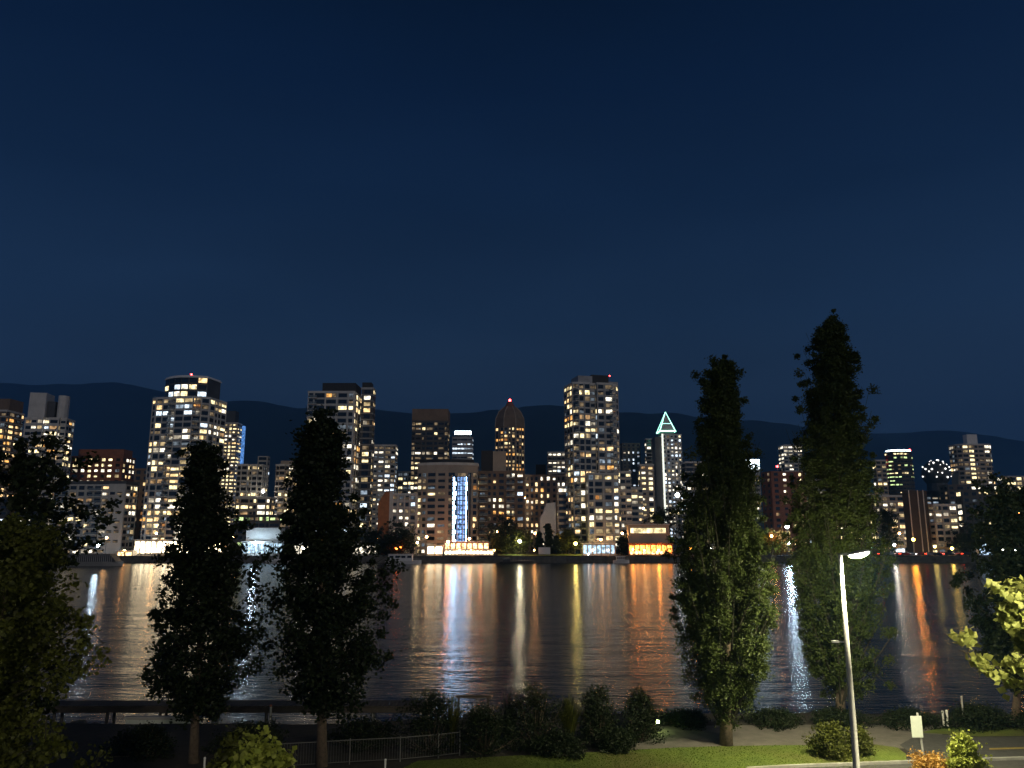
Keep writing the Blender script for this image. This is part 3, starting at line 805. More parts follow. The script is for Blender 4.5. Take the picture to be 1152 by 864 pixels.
# rip rap boulders along the bank
mb = MB(); rg = random.Random(8)
for i in range(260):
    x = rg.uniform(-40, 45); y = rg.uniform(50, 54) + (1.5 if x > -3 else -1); z = 3.0 - (y-48.5-(1.5 if x > -3 else -1))*.62
    r = rg.uniform(.25, .6); c = len(mb.v); mb.ball((x, y, z), r, 'rock', 7, 5, .7)
    for q in range(c, len(mb.v)):
        v = Vector(mb.v[q]); mb.v[q] = tuple(v + Vector((rg.uniform(-.1, .1), rg.uniform(-.1, .1), rg.uniform(-.1, .1)))*r*1.6)
o = mb.build('riprap'); tag(o, 'dark boulders piled along the near bank at the water edge', 'rocks', kind='stuff')

def gpts(pp, z=3.0): return [(*G(a, b, z), z) for a, b in pp]
# lawn with a gently curved edge
def grass_mat():
    m, nt, out = new_mat('lawn')
    g = nt.nodes.new('ShaderNodeNewGeometry')
    n = nt.nodes.new('ShaderNodeTexNoise'); n.inputs['Scale'].default_value = .8; n.inputs['Detail'].default_value = 7; n.inputs['Roughness'].default_value = .75
    nt.links.new(g.outputs['Position'], n.inputs['Vector'])
    r = nt.nodes.new('ShaderNodeValToRGB'); r.color_ramp.elements[0].position = .3; r.color_ramp.elements[1].position = .72
    r.color_ramp.elements[0].color = (.07, .115, .012, 1); r.color_ramp.elements[1].color = (.15, .20, .025, 1)
    nt.links.new(n.outputs[0], r.inputs[0])
    b = nt.nodes.new('ShaderNodeBsdfPrincipled'); b.inputs['Roughness'].default_value = .9
    n3 = nt.nodes.new('ShaderNodeTexNoise'); n3.inputs['Scale'].default_value = .28; n3.inputs['Detail'].default_value = 5
    nt.links.new(g.outputs['Position'], n3.inputs['Vector'])
    r3 = nt.nodes.new('ShaderNodeValToRGB'); r3.color_ramp.elements[0].position = .42; r3.color_ramp.elements[1].position = .66
    r3.color_ramp.elements[0].color = (0, 0, 0, 1); r3.color_ramp.elements[1].color = (.75, .75, .75, 1)
    nt.links.new(n3.outputs[0], r3.inputs[0])
    mx = nt.nodes.new('ShaderNodeMixRGB'); mx.inputs[2].default_value = (.10, .085, .02, 1)
    nt.links.new(r3.outputs[0], mx.inputs[0]); nt.links.new(r.outputs[0], mx.inputs[1])
    nt.links.new(mx.outputs[0], b.inputs['Base Color'])
    n2 = nt.nodes.new('ShaderNodeTexNoise'); n2.inputs['Scale'].default_value = 9; n2.inputs['Detail'].default_value = 4
    nt.links.new(g.outputs['Position'], n2.inputs['Vector'])
    bp = nt.nodes.new('ShaderNodeBump'); bp.inputs['Strength'].default_value = .9; bp.inputs['Distance'].default_value = .1
    nt.links.new(n2.outputs[0], bp.inputs['Height']); nt.links.new(bp.outputs[0], b.inputs['Normal'])
    nt.links.new(b.outputs[0], out.inputs['Surface']); MATS['lawn'] = m
grass_mat()
zg = 3.008
lawn = [(470, 856), (560, 851), (690, 845), (760, 841), (830, 839), (920, 838), (985, 837.5), (1010, 841), (1019, 848), (1020, 856)]
gp = [(*G(a, b, zg), zg) for a, b in lawn]
gp = gp + [(gp[-1][0]-1, 37.9, zg), (gp[0][0]-4, 30, zg)]
sheet('lawn', gp[::-1], 'lawn')
# kerb along the front of the lawn and of the road
kp = [G(840, 864, 3.1), G(880, 861.5, 3.1), G(1000, 857, 3.1), G(1152, 852, 3.1), G(1400, 845, 3.1)]
mb = MB()
for (xa, ya), (xb, yb) in zip(kp, kp[1:]):
    d = Vector((xb-xa, yb-ya)).normalized(); n = Vector((-d.y, d.x))*.075
    ring = [(xa-n.x, ya-n.y), (xb-n.x, yb-n.y), (xb+n.x, yb+n.y), (xa+n.x, ya+n.y)]
    mb.prism(ring, 2.98, 3.13, 'kerb_stone')
struct(mb.build('kerb'))
# path and road (sheets a few mm apart)
sheet('path', [(*G(a, b, 3.004), 3.004) for a, b in [(700, 843), (728, 817), (870, 815.5), (1000, 815), (1060, 817), (1060, 842), (1000, 842), (850, 842)]][::-1], 'path_concrete')
sheet('road', [(*G(a, b, 3.012), 3.012) for a, b in [(1012, 838), (1035, 825), (1100, 829), (1400, 826), (1400, 843), (1152, 851.5), (1025, 855.5), (1023, 846)]][::-1], 'asphalt')
sheet('road_line', [(*G(a, b, 3.016), 3.016) for a, b in [(1113, 841.6), (1300, 836.5), (1300, 838), (1113, 843.4)]][::-1], 'road_paint')
sheet('pavement', [(*G(a, b, 3.016), 3.016) for a, b in [(850, 864.2), (1000, 857.8), (1152, 852.8), (1400, 846)]][::-1] + [(G(850,864.2)[0], 30, 3.016), (G(1400, 846)[0], 30, 3.016)], 'asphalt')
sheet('verge', [(*G(a, b, 3.016), 3.016) for a, b in [(1036, 824), (1062, 818), (1152, 818), (1400, 816), (1400, 825), (1100, 828.5)]][::-1], 'lawn')

# grass tufts on the lawn, uncountable
rg = np.random.default_rng(4)
def in_poly(x, y, poly):
    r = np.zeros(len(x), bool); n = len(poly)
    for i in range(n):
        x1, y1 = poly[i][:2]; x2, y2 = poly[(i+1) % n][:2]
        c = ((y1 > y) != (y2 > y)) & (x < (x2-x1)*(y-y1)/((y2-y1) if y2 != y1 else 1e-9)+x1)
        r ^= c
    return r

def quads_obj(name, V, mat, parent=None):
    """V: (n,4,3) array of quad corners -> one mesh"""
    n = len(V); me = bpy.data.meshes.new(name)
    me.vertices.add(n*4); me.vertices.foreach_set('co', V.reshape(-1).astype(np.float32))
    me.loops.add(n*4); me.loops.foreach_set('vertex_index', np.arange(n*4, dtype=np.int32))
    me.polygons.add(n); me.polygons.foreach_set('loop_start', np.arange(0, n*4, 4, dtype=np.int32))
    me.update(calc_edges=True); me.validate()
    me.materials.append(MATS[mat])
    o = bpy.data.objects.new(name, me); col.objects.link(o)
    if parent is not None: o.parent = parent
    return o

n = 26000
x = rg.uniform(-8, 17, n); y = rg.uniform(37, 43, n); ok = in_poly(x, y, gp); x, y = x[ok], y[ok]
ang = rg.uniform(0, 2*np.pi, len(x)); h = rg.uniform(.015, .05, len(x)); wd = .022
dx, dy = np.cos(ang)*wd, np.sin(ang)*wd; lx, ly = rg.normal(0, .03, len(x)), rg.normal(0, .03, len(x))
z = np.full(len(x), 3.0)
V = np.stack([np.stack([x-dx, y-dy, z], 1), np.stack([x+dx, y+dy, z], 1), np.stack([x+lx+dx*.3, y+ly+dy*.3, z+h], 1), np.stack([x+lx-dx*.3, y+ly-dy*.3, z+h], 1)], 1)
o = quads_obj('grass', V, 'grass_blade'); tag(o, 'short green grass growing on the lamplit lawn', 'grass', kind='stuff')

# ---------------------------------------------------------------- foliage
def leaves(centres, spread, per, size, rng, shape=1.9, up=.0):
    """leaf quads scattered round the centres; returns (n,4,3)"""
    c = np.repeat(centres, per, axis=0)
    sp = np.repeat(spread, per)[:, None] if np.ndim(spread) else spread
    p = c + rng.normal(0, 1, c.shape)*sp*np.array([1, 1, .85])
    n = len(p)
    s = size*rng.uniform(.6, 1.3, n)[:, None]
    d = rng.normal(0, 1, (n, 3)); d[:, 2] = d[:, 2]*.7 + up; d /= np.linalg.norm(d, axis=1)[:, None]
    q = rng.normal(0, 1, (n, 3)); e = np.cross(d, q); e /= np.linalg.norm(e, axis=1)[:, None]
    f = np.cross(d, e)
    base = p - d*s*.5; tip = p + d*s*.5
    l = p + e*s/shape*.5 + f*s*.08 + d*s*.08; r = p - e*s/shape*.5 + f*s*.08 - d*s*.02
    return np.stack([base, l, tip, r], 1)

def tree(name, label, base, H, trunk_r, prof, leaf, nb, per, size, seed, steep=.6, z0=.15, spread=.32, lean=(0, 0), cat='tree', group=None, drop=None, sub=5, shape=1.9, curve=0., up=0., minlen=.15, lobe=.75, spires=0):
    """prof(t, angle) = crown radius at height fraction t"""
    rng = np.random.default_rng(seed)
    root = thing(name, label, cat, base, 0, group)
    tb = MB(); top = Vector((lean[0], lean[1], H*.97))
    def axis(t):
        w = math.sin(t*7 + seed)*.012*H*t
        return Vector((lean[0]*t + w, lean[1]*t + w*.6, H*.97*t))
    N = 9
    tb.tube([axis(i/N) - Vector((0, 0, .15 if i == 0 else 0)) for i in range(N+1)], [trunk_r*(1.25 if i == 0 else 1)*(1 - .9*(i/N)) + .012 for i in range(N+1)], 'bark', 9)
    tb.build('trunk', root, smooth=True)
    br = MB(); cs = []; ss = []
    for b in range(nb):
        t = z0 + (1-z0)*((b + rng.random())/nb)**.9
        a = b*2.39996 + rng.normal(0, .35)
        lob = mn.noise(Vector((math.cos(a)*1.3, math.sin(a)*1.3, t*H*.7 + seed*7.3)))
        R = prof(t, a)*min(1.1, (.66 + .4*rng.random())*(1 + lobe*lob))
        if R <= minlen: R = minlen
        rise = R*steep*(1 + .3*rng.normal())
        p0 = axis(max(.03, t - rise/H*.55))
        p2 = axis(t) + Vector((math.cos(a)*R, math.sin(a)*R, rise*.45 + rng.normal()*.1))
        p1 = (p0 + p2)/2 + Vector((0, 0, -R*.12 + curve*R))
        r0 = max(.015, trunk_r*.34*(1-t)*min(1, R/2.5) + .01)
        pts = [p0*(1-s)**2 + p1*2*s*(1-s) + p2*s*s for s in (0, .33, .66, 1)]
        br.tube(pts, [r0, r0*.7, r0*.45, .008], 'twig', 5)
        for q in range(sub):
            s = .28 + .72*(q + rng.random())/sub
            c = p0*(1-s)**2 + p1*2*s*(1-s) + p2*s*s
            off = Vector(rng.normal(0, 1, 3))*spread*(.9 + .5*R/3)
            if drop is not None and drop(c + off, rng): continue
            cs.append(tuple(c + off)); ss.append(spread*(.6 + .6*rng.random())*(1 - .35*t if H > 8 else 1))
            if q % 2 == 0: br.tube([c, c+off], [r0*.4, .006], 'twig', 4, cap=False)
    for q in range(spires):  # upright leaders standing up out of the crown
        a = q*2.39996 + seed; te = .28 + .7*(q + .5)/spires; r = max(.12, prof(te, a)*rng.uniform(.72, 1.0))
        Ls = rng.uniform(.09, .17)
        pa, pb = axis(te - Ls) + Vector((math.cos(a)*r*.6, math.sin(a)*r*.6, 0)), axis(te) + Vector((math.cos(a)*r, math.sin(a)*r, rng.uniform(.1, .8)))
        br.tube([pa, pb], [.025, .008], 'twig', 5)
        for k in range(9):
            u = k/8; cs.append(tuple(pa.lerp(pb, u) + Vector(rng.normal(0, .06, 3)))); ss.append(.26*(1 - .8*u) + .03)
    for k in range(10):      # tip of the crown
        t = 1 - k*.012
        cs.append(tuple(axis(t)/.97*1.0 + Vector(rng.normal(0, .06, 3)))); ss.append(spread*.3)
    br.build('branches', root)
    V = leaves(np.array(cs), np.array(ss), per, size, rng, shape, up)
    o = quads_obj('crown', V, leaf, root)
    return root

def interp_prof(Hm, pts, px_m, cx=0):
    """pts: (fraction, left, right) radii in metres"""
    ts = [p[0] for p in pts]; L = [p[1] for p in pts]; R = [p[2] for p in pts]
    def f(t, a):
        l, r = np.interp(t, ts, L), np.interp(t, ts, R); c = math.cos(a)
        k = (r if c > 0 else l); return k*abs(c) + (1-abs(c))*(l+r)/2
    return f

def place(px, py, z=3.0): X, Y = G(px, py, z); return X, Y

# shorter poplar
def poplar(label, bx, by, ytop, rows, seed, lean_px, nb, per, trunk):
    X, Y = G(bx, by, 3.0); H = P(bx, ytop, Y)[1] - 3
    pts = []
    for (py, xl, xr) in rows:
        z = P(bx, py, Y)[1]; t = (z-3)/H
        xc, _ = P(bx + lean_px*t, py, Y)
        pts.append((t, max(.08, xc - P(xl, py, Y)[0] - .22*t), max(.08, P(xr, py, Y)[0] - xc - .22*t)))
    pts.sort()
    lx = P(bx + lean_px, ytop, Y)[0] - P(bx, by, Y)[0]
    # keep the foot of the trunk where it stands
    return tree('poplar_tree', label, (X, Y, 3.0), H, trunk, interp_prof(H, pts, 1), 'poplar_leaf', nb, per, .145, seed, steep=2.3, z0=.09, spread=.2, lean=(lx, 0), sub=6, shape=1.7, curve=-.16, up=.4, lobe=.7, spires=40)
poplar('shorter of the two tall poplars, lamplit leaves low on its crown', 817, 838, 402,
       [(402, 807, 811), (415, 800, 819), (440, 784, 830), (480, 781, 832), (505, 785, 828), (520, 774, 848), (545, 772, 856), (575, 750, 852), (600, 752, 858), (640, 752, 868), (680, 742, 880), (720, 760, 880), (770, 765, 868), (800, 772, 850), (818, 800, 835)], 4, 1, 190, 125, .27)
poplar('taller of the two poplars, behind the lit street lamp', 946, 814, 350,
       [(350, 930, 938), (365, 920, 948), (390, 904, 956), (425, 902, 962), (450, 900, 972), (480, 905, 965), (500, 888, 980), (530, 885, 985), (570, 884, 990), (620, 884, 998), (680, 890, 1008), (730, 900, 1005), (770, 915, 985), (800, 935, 960)], 2, -12, 200, 120, .22)

# two dark maples on the left
def maple(label, bx, by, ytop, rows, seed, lean_px, nb, per, trunk, leaf='shaded_leaf', size=.19, Yfix=None, sub=6, name='maple_tree', spread=.25, steep=.75, z0=.16, drop=None, zb=3.0, **kw):
    if Yfix: Y = Yfix; X = P(bx, 780, Y)[0]
    else: X, Y = G(bx, by, zb)
    H = P(bx, ytop, Y)[1] - zb; pts = []
    for (py, xl, xr) in rows:
        t = (P(bx, py, Y)[1]-zb)/H; xc = P(bx + lean_px*t, py, Y)[0]; sh = .38*t - .05 if Y > 30 and H > 8 else 0
        pts.append((t, max(.1, xc - P(xl, py, Y)[0] - sh), max(.1, P(xr, py, Y)[0] - xc - sh)))
    pts.sort()
    lx = P(bx + lean_px, ytop, Y)[0] - X
    return tree(name, label, (X, Y, zb), H, trunk, interp_prof(H, pts, 1), leaf, nb, per, size, seed, steep=steep, z0=z0, spread=spread, lean=(lx, 0), sub=sub, shape=1.25, drop=drop, **kw)
maple('black leafy maple with a pointed top, second tree from the left', 218, 858, 500,
      [(500, 228, 242), (520, 214, 256), (560, 205, 268), (590, 203, 276), (620, 175, 274), (660, 165, 285), (700, 168, 285), (740, 150, 290), (770, 165, 280), (790, 185, 250)], 11, 15, 100, 58, .2, lobe=1.0, spread=.26, spires=10, steep=.45)
maple('black leafy maple standing behind the metal railing, third tree from the left', 362, 862, 463,
      [(463, 352, 378), (480, 335, 394), (520, 325, 398), (550, 325, 392), (570, 310, 410), (600, 308, 425), (640, 300, 440), (690, 303, 440), (730, 290, 446), (765, 330, 440), (785, 340, 410)], 12, 0, 112, 60, .22, lobe=1.0, spread=.26, spires=10, steep=.45)
# far left maples
maple('dark maple reaching in from the left edge above the lamplit leaves', 0, 0, 500,
      [(500, -120, 40), (540, -120, 92), (580, -120, 108), (640, -120, 98), (700, -120, 70), (780, -110, 60), (850, -80, 40)], 13, 20, 74, 46, .25, Yfix=27, size=.19, sub=6)
bpy.data.objects[:]  # noop
maple('leafy lamplit maple filling the lower left corner', -10, 0, 585,
      [(585, -60, 30), (630, -110, 60), (680, -130, 90), (720, -130, 125), (780, -130, 132), (840, -120, 140), (900, -110, 120)], 14, 20, 95, 50, .2, leaf='maple_leaf', Yfix=19, size=.125, sub=7, spread=.2, lobe=1.2, steep=.35)
# right side
maple('dark spreading tree at the right edge in front of the far shore', 1142, 812, 545,
      [(545, 1120, 1190), (570, 1095, 1230), (600, 1085, 1250), (640, 1110, 1250), (665, 1085, 1250), (690, 1080, 1250), (720, 1120, 1240), (760, 1130, 1200)], 15, 15, 95, 60, .18, size=.2)
maple('bright lamplit maple leaning in from the right edge', 1240, 0, 615,
      [(615, 1210, 1260), (645, 1155, 1300), (680, 1122, 1320), (720, 1098, 1320), (755, 1092, 1320), (785, 1135, 1310), (820, 1200, 1300)], 16, -6, 85, 44, .16, leaf='pale_leaf', Yfix=13.5, size=.14, sub=9, spread=.13, steep=.25, z0=.5, lobe=1.3)
# ornamental tree tops at bottom edge
maple('small lime-leaved tree top at the bottom edge left of the railing', 300, 0, 840,
      [(832, 296, 303), (845, 280, 322), (864, 268, 338), (900, 262, 342)], 17, 0, 40, 26, .07, leaf='lime_leaf', Yfix=17, size=.14, sub=4, spread=.12, zb=3, z0=.6, name='ornamental_tree', steep=1.1)
maple('darker lime-leaved sapling left of the lime tree top at the bottom edge', 262, 0, 832,
      [(822, 255, 266), (840, 250, 274), (870, 246, 280), (900, 246, 280)], 18, 0, 22, 24, .05, leaf='maple_leaf', Yfix=18, size=.13, sub=4, spread=.12, zb=3, z0=.6, name='ornamental_tree', steep=1.1)
maple('rounded yellow-green shrub tip right of the white-backed sign', 1080, 0, 834,
      [(834, 1078, 1082), (845, 1071, 1089), (860, 1066, 1094), (880, 1062, 1098)], 19, 0, 44, 46, .05, leaf='lime_leaf', Yfix=34, size=.11, sub=5, spread=.14, z0=.3, name='ornamental_shrub', steep=1.4)
maple('orange-leaved shrub at the foot of the white-backed sign', 1046, 0, 858,
      [(858, 1034, 1058), (864, 1028, 1066), (874, 1026, 1068), (886, 1026, 1068)], 20, 0, 44, 46, .05, leaf='orange_leaf', Yfix=34.5, size=.10, sub=5, spread=.14, z0=.3, name='ornamental_shrub', steep=.9)

def bush(label, x0, x1, ytop, ybase, seed, leaf='shaded_leaf', per=34, n=110, size=.12, Y=None, zb=3.0, name='shrub', pointy=0.):
    if Y is None: X0, Y = G((x0+x1)/2, ybase, zb)
    Xa, Xb = P(x0, ybase, Y)[0], P(x1, ybase, Y)[0]; X = (Xa+Xb)/2; W = (Xb-Xa)/2
    zb_ = P((x0+x1)/2, ybase, Y)[1]; H = P((x0+x1)/2, ytop, Y)[1] - zb_
    rng = np.random.default_rng(seed); root = thing(name, label, 'shrub', (X, Y, zb_))
    st = MB(); cs = []
    for i in range(n):
        a = rng.uniform(0, 2*math.pi); t = rng.random()**.8; r = rng.random()**.5
        rad = W*math.sqrt(max(.02, 1 - (max(0, t-.3)/.72)**(2 - pointy)))*(.9+.25*math.sin(a*3+seed))
        p = Vector((math.cos(a)*r*rad, math.sin(a)*r*rad*.8, H*t*(.85+.25*rng.random())))
        cs.append(tuple(p))
        if i % 6 == 0: st.tube([(p.x*.15, p.y*.15, 0), (p.x*.7, p.y*.7, p.z*.6), tuple(p)], [.03, .02, .006], 'bark', 4)
    st.build('stem', root)
    V = leaves(np.array(cs), .13 + .02*H, per, size, rng, 1.6)
    quads_obj('foliage', V, leaf, root)
    return root
bl = [('broad black shrub mass left of the spiky plants on the near bank', 445, 525, 783, 846, 31),
      ('low dark shrub just right of the railing end', 505, 585, 800, 848, 32),
      ('wide dark shrub clump with ragged top left of the fountain grass', 560, 640, 775, 838, 33),
      ('dark mounded shrub right of the fountain grass', 650, 695, 778, 834, 34),
      ('round-topped dark bush beside the small green ground light', 697, 746, 780, 833, 35),
      ('low dark groundcover shrub in front of the fountain grass', 590, 665, 828, 848, 36),
      ('low dark shrub between the mounded shrub and the round bush', 665, 720, 824, 844, 37)]
for b in bl: bush(*b, leaf='shaded_leaf', n=150)
bush('lamplit green shrub left of the street lamp foot', 912, 958, 818, 852, 38, leaf='maple_leaf', n=130, per=40)
bush('lamplit green shrub right of the street lamp foot', 952, 980, 822, 850, 39, leaf='maple_leaf', n=90, per=40)
bush('long low hedge behind the short white posts at the right', 1060, 1145, 797, 818, 40, leaf='shaded_leaf', n=260, per=30)
bush('far end of the low hedge cut by the right edge', 1140, 1210, 800, 820, 41, leaf='shaded_leaf', n=160, per=30)
# dark hedge belt along the promenade edge
for i, (a, b, t_) in enumerate([(745, 800, 802), (838, 905, 801), (905, 985, 801), (985, 1065, 802)]):
    bush(['low clipped dark hedge just right of the ground light', 'low dark hedge seen between the two poplar trunks', 'low dark hedge behind the taller poplar trunk', 'low dark hedge right of the taller poplar, ending at the white posts'][i], a, b, t_, 816, 50+i, n=200, per=26, zb=3.0)
for i, (a, b, t_, yb) in enumerate([(120, 200, 822, 850), (235, 330, 818, 846), (370, 450, 814, 842)]):
    bush(['low black hedge at the foot of the second tree from the left', 'low black hedge between the two dark maples', 'low black hedge behind the metal railing'][i], a, b, t_, yb, 60+i, n=200, per=26)

def spiky(label, px, py, ht_px, wpx, seed, leaf='shaded_leaf', n=150):
    X, Y = G(px, py, 3.0); H = ht_px/F*Y*1.02; R = wpx/F*Y/2
    rng = np.random.default_rng(seed); root = thing('fountain_grass', label, 'plant', (X, Y, 3.0)); Q = []
    for i in range(n):
        a = rng.uniform(0, 2*math.pi); r = R*rng.random()**.6; h = H*rng.uniform(.65, 1)*(1 - .3*(r/R)**2)
        d = np.array([math.cos(a), math.sin(a), 0]); s = np.array([-d[1], d[0], 0])*.022
        pts = [d*.05, d*r*.35 + [0, 0, h*.6], d*r*.75 + [0, 0, h*.95], d*r*1.1 + [0, 0, h*.9]]
        for k in range(3):
            w0, w1 = 1 - k*.3, 1 - (k+1)*.3
            Q.append([pts[k]-s*w0, pts[k]+s*w0, pts[k+1]+s*w1, pts[k+1]-s*w1])
    quads_obj('blades', np.array(Q), leaf, root)
spiky('arching fountain grass clump in the middle of the near shrubs', 641, 836, 52, 50, 71, 'maple_leaf', 260)
spiky('tall upright spiky plant right of the railing end', 508, 846, 66, 34, 72, 'maple_leaf', 130)
spiky('black spiky yucca-like plant left of the fountain grass', 572, 832, 54, 50, 73, 'shaded_leaf', 130)

# far shore trees
def far_tree(label, px, ytop, w_px, leaf, seed, Y=357, ybase=624, name='shore_tree', pointy=False, size=.75):
    X = P(px, ybase, Y)[0]; H = P(px, ytop, Y)[1] - 3; R = w_px/F*Y/2
    if pointy: prof = lambda t, a: R*(1-t)**.9 + .2
    else: prof = lambda t, a: R*math.sqrt(max(.03, 1 - ((t-.55)/.5)**2))*(1+.25*math.sin(a*2+seed))
    tree(name, label, (X, Y, 3.0), H, .3, prof, leaf, 40, 30, size, seed, steep=.7, z0=.1 if pointy else .22, spread=R*.16, sub=4, shape=1.4)
for i, a in enumerate([
    ('green tree lit by a lamp at the right end of the quay restaurant', 563, 606, 20, 'maple_leaf'),
    ('bright green lit tree under the white lamp right of the quay restaurant', 583, 600, 26, 'maple_leaf'),
    ('dark broad tree behind the two lit green trees', 568, 588, 40, 'shaded_leaf'),
    ('yellowish tree beside the yellow lamp left of the central tower', 637, 600, 30, 'maple_leaf'),
    ('dark tree in front of the orange end wall', 452, 596, 34, 'shaded_leaf'),
    ('small dark tree between the yacht and the orange end wall', 436, 606, 22, 'shaded_leaf'),
    ('black tree beside the orange restaurant under the central tower', 700, 606, 16, 'shaded_leaf'),
    ('yellow autumn tree glowing left of the white lamp', 863, 598, 22, 'lime_leaf'),
    ('orange autumn tree glowing beside the white lamp', 878, 600, 22, 'orange_leaf'),
    ('dark tree at the left of the lit tent', 1090, 604, 26, 'shaded_leaf'),
    ('dark bushy tree behind the lit tent', 1108, 590, 40, 'shaded_leaf'),
    ('dark tree at the far right shore', 1140, 585, 44, 'shaded_leaf'),
    ('dark tree beside the long dim quay shed', 420, 600, 26, 'shaded_leaf'),
    ('dark tree right of the marina building', 330, 604, 24, 'shaded_leaf'),
    ('dark shore tree just left of the orange restaurant roof', 745, 575, 30, 'shaded_leaf'),
    ('dark rounded tree above the pale low hall', 1000, 575, 26, 'shaded_leaf')]):
    lb, px, yt, wp, lf = a
    far_tree(lb, px, yt, wp, lf, 100+i, Y=356+(i % 4)*1.5 if i not in (14, 15, 2) else 366)
far_tree('taller dark conifer in front of the pale gable', 617, 590, 15, 'shaded_leaf', 130, pointy=True, name='conifer_tree')
far_tree('shorter dark conifer left of the taller one by the pale gable', 607, 600, 13, 'shaded_leaf', 131, pointy=True, name='conifer_tree')
far_tree('dark conifer leaning against the right side of the pale gable', 626, 604, 12, 'shaded_leaf', 132, pointy=True, name='conifer_tree')
mb = MB(); Xa, Xb = P(560, 624, 352)[0], P(655, 624, 352)[0]
mb.face([(Xa, 349.5, 3.02), (Xb, 349.5, 3.02), (Xb, 356, 3.6), (Xa, 356, 3.6)], 'lawn'); struct(mb.build('shore_lawn'))

# ---------------------------------------------------------------- far shore lamps
LAMPC = {}
def lampmat(name, c, s):
    if name not in LAMPC: emis(name, c, s); LAMPC[name] = 1
    return name
def shore_lamp(label, px, py, Y, c, s, r=.5, zb=3., cname=None):
    X, Z = P(px, py, Y)
    s = int(s*.45)
    m = lampmat('lamp_%s_%d' % (cname, s), c, s)
    t = thing('shore_lamp', label, 'lamp', (X, Y, zb), 0, None)
    h = max(1.5, Z - zb)
    mb = MB(); mb.tube([(0, 0, 0), (0, 0, h - r)], [.12, .08], 'dark_steel', 6); mb.build('post', t)
    mb = MB(); mb.ball((0, 0, h), r, m, 8, 6); mb.build('globe', t)
    mb = MB(); mb.tube([(0, 0, h + r*1.02), (0, 0, h + r*1.25)], [r*.7, r*.2], 'dark_steel', 8); mb.build('cap', t)
CW, WW, OR, YE, BL = (1, .95, .85), (1, .72, .38), (1, .30, .04), (1, .75, .2), (.6, .82, 1)
for a in [
    ('blue-white lamp before the wide pale grey block', 110, 614, 351, BL, 420, .6, 3, 'bl'),
    ('cool white lamp on the marina building quay', 287, 611, 351, BL, 420, .7, 3, 'bl'),
    ('white lamp seen through the second maple, left one of a pair', 342, 617, 352, CW, 120, .5, 3, 'cw'),
    ('white lamp seen through the second maple, right one of a pair', 358, 617, 352, CW, 120, .5, 3, 'cw'),
    ('red-orange lamp above the moored yacht, left one of a pair', 446, 617, 353, (1, .14, .02), 130, .5, 3, 'ro'),
    ('red-orange lamp above the moored yacht, right one of a pair', 451, 616, 355, (1, .2, .03), 130, .5, 3, 'ro2'),
    ('warm lamp left of the brightest kiosk', 469.5, 610.5, 352, WW, 160, .45, 3, 'ww'),
    ('orange lamp on the roof line above the brightest kiosk', 504, 609.5, 352, (1, .32, .1), 420, .55, 3, 'or'),
    ('orange-red lamp at the right end of the quay restaurant', 541, 614, 350.5, (1, .22, .06), 160, .4, 3, 'or3'),
    ('white lamp over the bright green tree', 584.5, 609, 352, (1, .9, .6), 420, .6, 3, 'wy'),
    ('yellow lamp beside the yellowish tree', 647.5, 611.5, 352, YE, 260, .6, 3, 'ye'),
    ('tiny white lamp at the water left of the blue-lit lobby', 662, 630, 349.6, CW, 90, .3, 2.2, 'cw'),
    ('orange lamp left of the orange restaurant', 712, 618, 350, OR, 260, .4, 3, 'ol'),
    ('orange lamp at the right end of the orange restaurant', 741, 619, 350, OR, 300, .5, 3, 'ol'),
    ('orange lamp glimpsed through the shorter poplar', 777, 617, 352, OR, 200, .5, 3, 'ol'),
    ('white lamp glimpsed low through the shorter poplar', 800, 618, 352, CW, 200, .5, 3, 'cw'),
    ('white lamp above the autumn trees', 885.5, 592.5, 352.5, BL, 420, .8, 3, 'bl'),
    ('white lamp under the autumn trees', 887, 611, 352, BL, 520, .6, 3, 'bl'),
    ('yellowish white lamp glimpsed through the taller poplar', 922, 604, 353, CW, 160, .5, 3, 'cw'),
    ('white lamp beside the pale low hall', 1006, 613, 352, CW, 260, .5, 3, 'cw'),
    ('tall orange street lamp on the far road before the dark twin slab', 1027.5, 607, 352, (1, .33, .03), 420, .65, 3, 'so'),
    ('small yellow lamp left of its brighter yellow neighbour', 1051.5, 615, 352, YE, 90, .5, 3, 'ye'),
    ('yellow lamp at the foot of the grey gridded block', 1071, 617, 352, (1, .66, .12), 120, .6, 3, 'yo'),
    ('orange lamp flaring above the lit tent', 1126, 603, 353, (1, .42, .06), 300, .9, 3, 'of'),
    ('red-orange light high at the right edge', 1147, 577, 400, (1, .2, .05), 90, 1.6, 3, 'rr'),
    ('white dot lamp right of the lit tent', 1128, 618, 352, CW, 60, .4, 3, 'cw'),
    ('white dot lamp at the right edge of the far shore', 1143, 619, 352, CW, 60, .4, 3, 'cw'),
    ('white street lamp between the grey column-window midrise and the second maple', 296, 553, 425, CW, 60, .8, 3, 'cw'),
    ('white street lamp below its twin beside the second maple', 297, 562, 420, CW, 60, .8, 3, 'cw'),
    ('bright white plaza lamp at the foot of the spired tower', 762, 557, 480, CW, 90, 1.3, 3, 'cw')]:
    shore_lamp(a[0], a[1], a[2], a[3], a[4], a[5], a[6], a[7], a[8])
for lb, px in [('between the brightest kiosk windows', 489), ('at the left third of the quay terrace', 517), ('at the right third of the quay terrace', 530), ('below the dark broad tree', 556), ('left of the plain white board', 601),
               ('before the left half of the blue-lit lobby', 667), ('before the right half of the blue-lit lobby', 684), ('at the middle of the orange restaurant terrace', 725), ('before the bright glazed hall', 172), ('left of the bright glazed hall', 140)]:
    shore_lamp('low added amber lamp ' + lb, px, 619, 350.2, (1, .42, .12), 150, .32, 3, 'am')  # extra amber lamps added to warm the streaks on the water
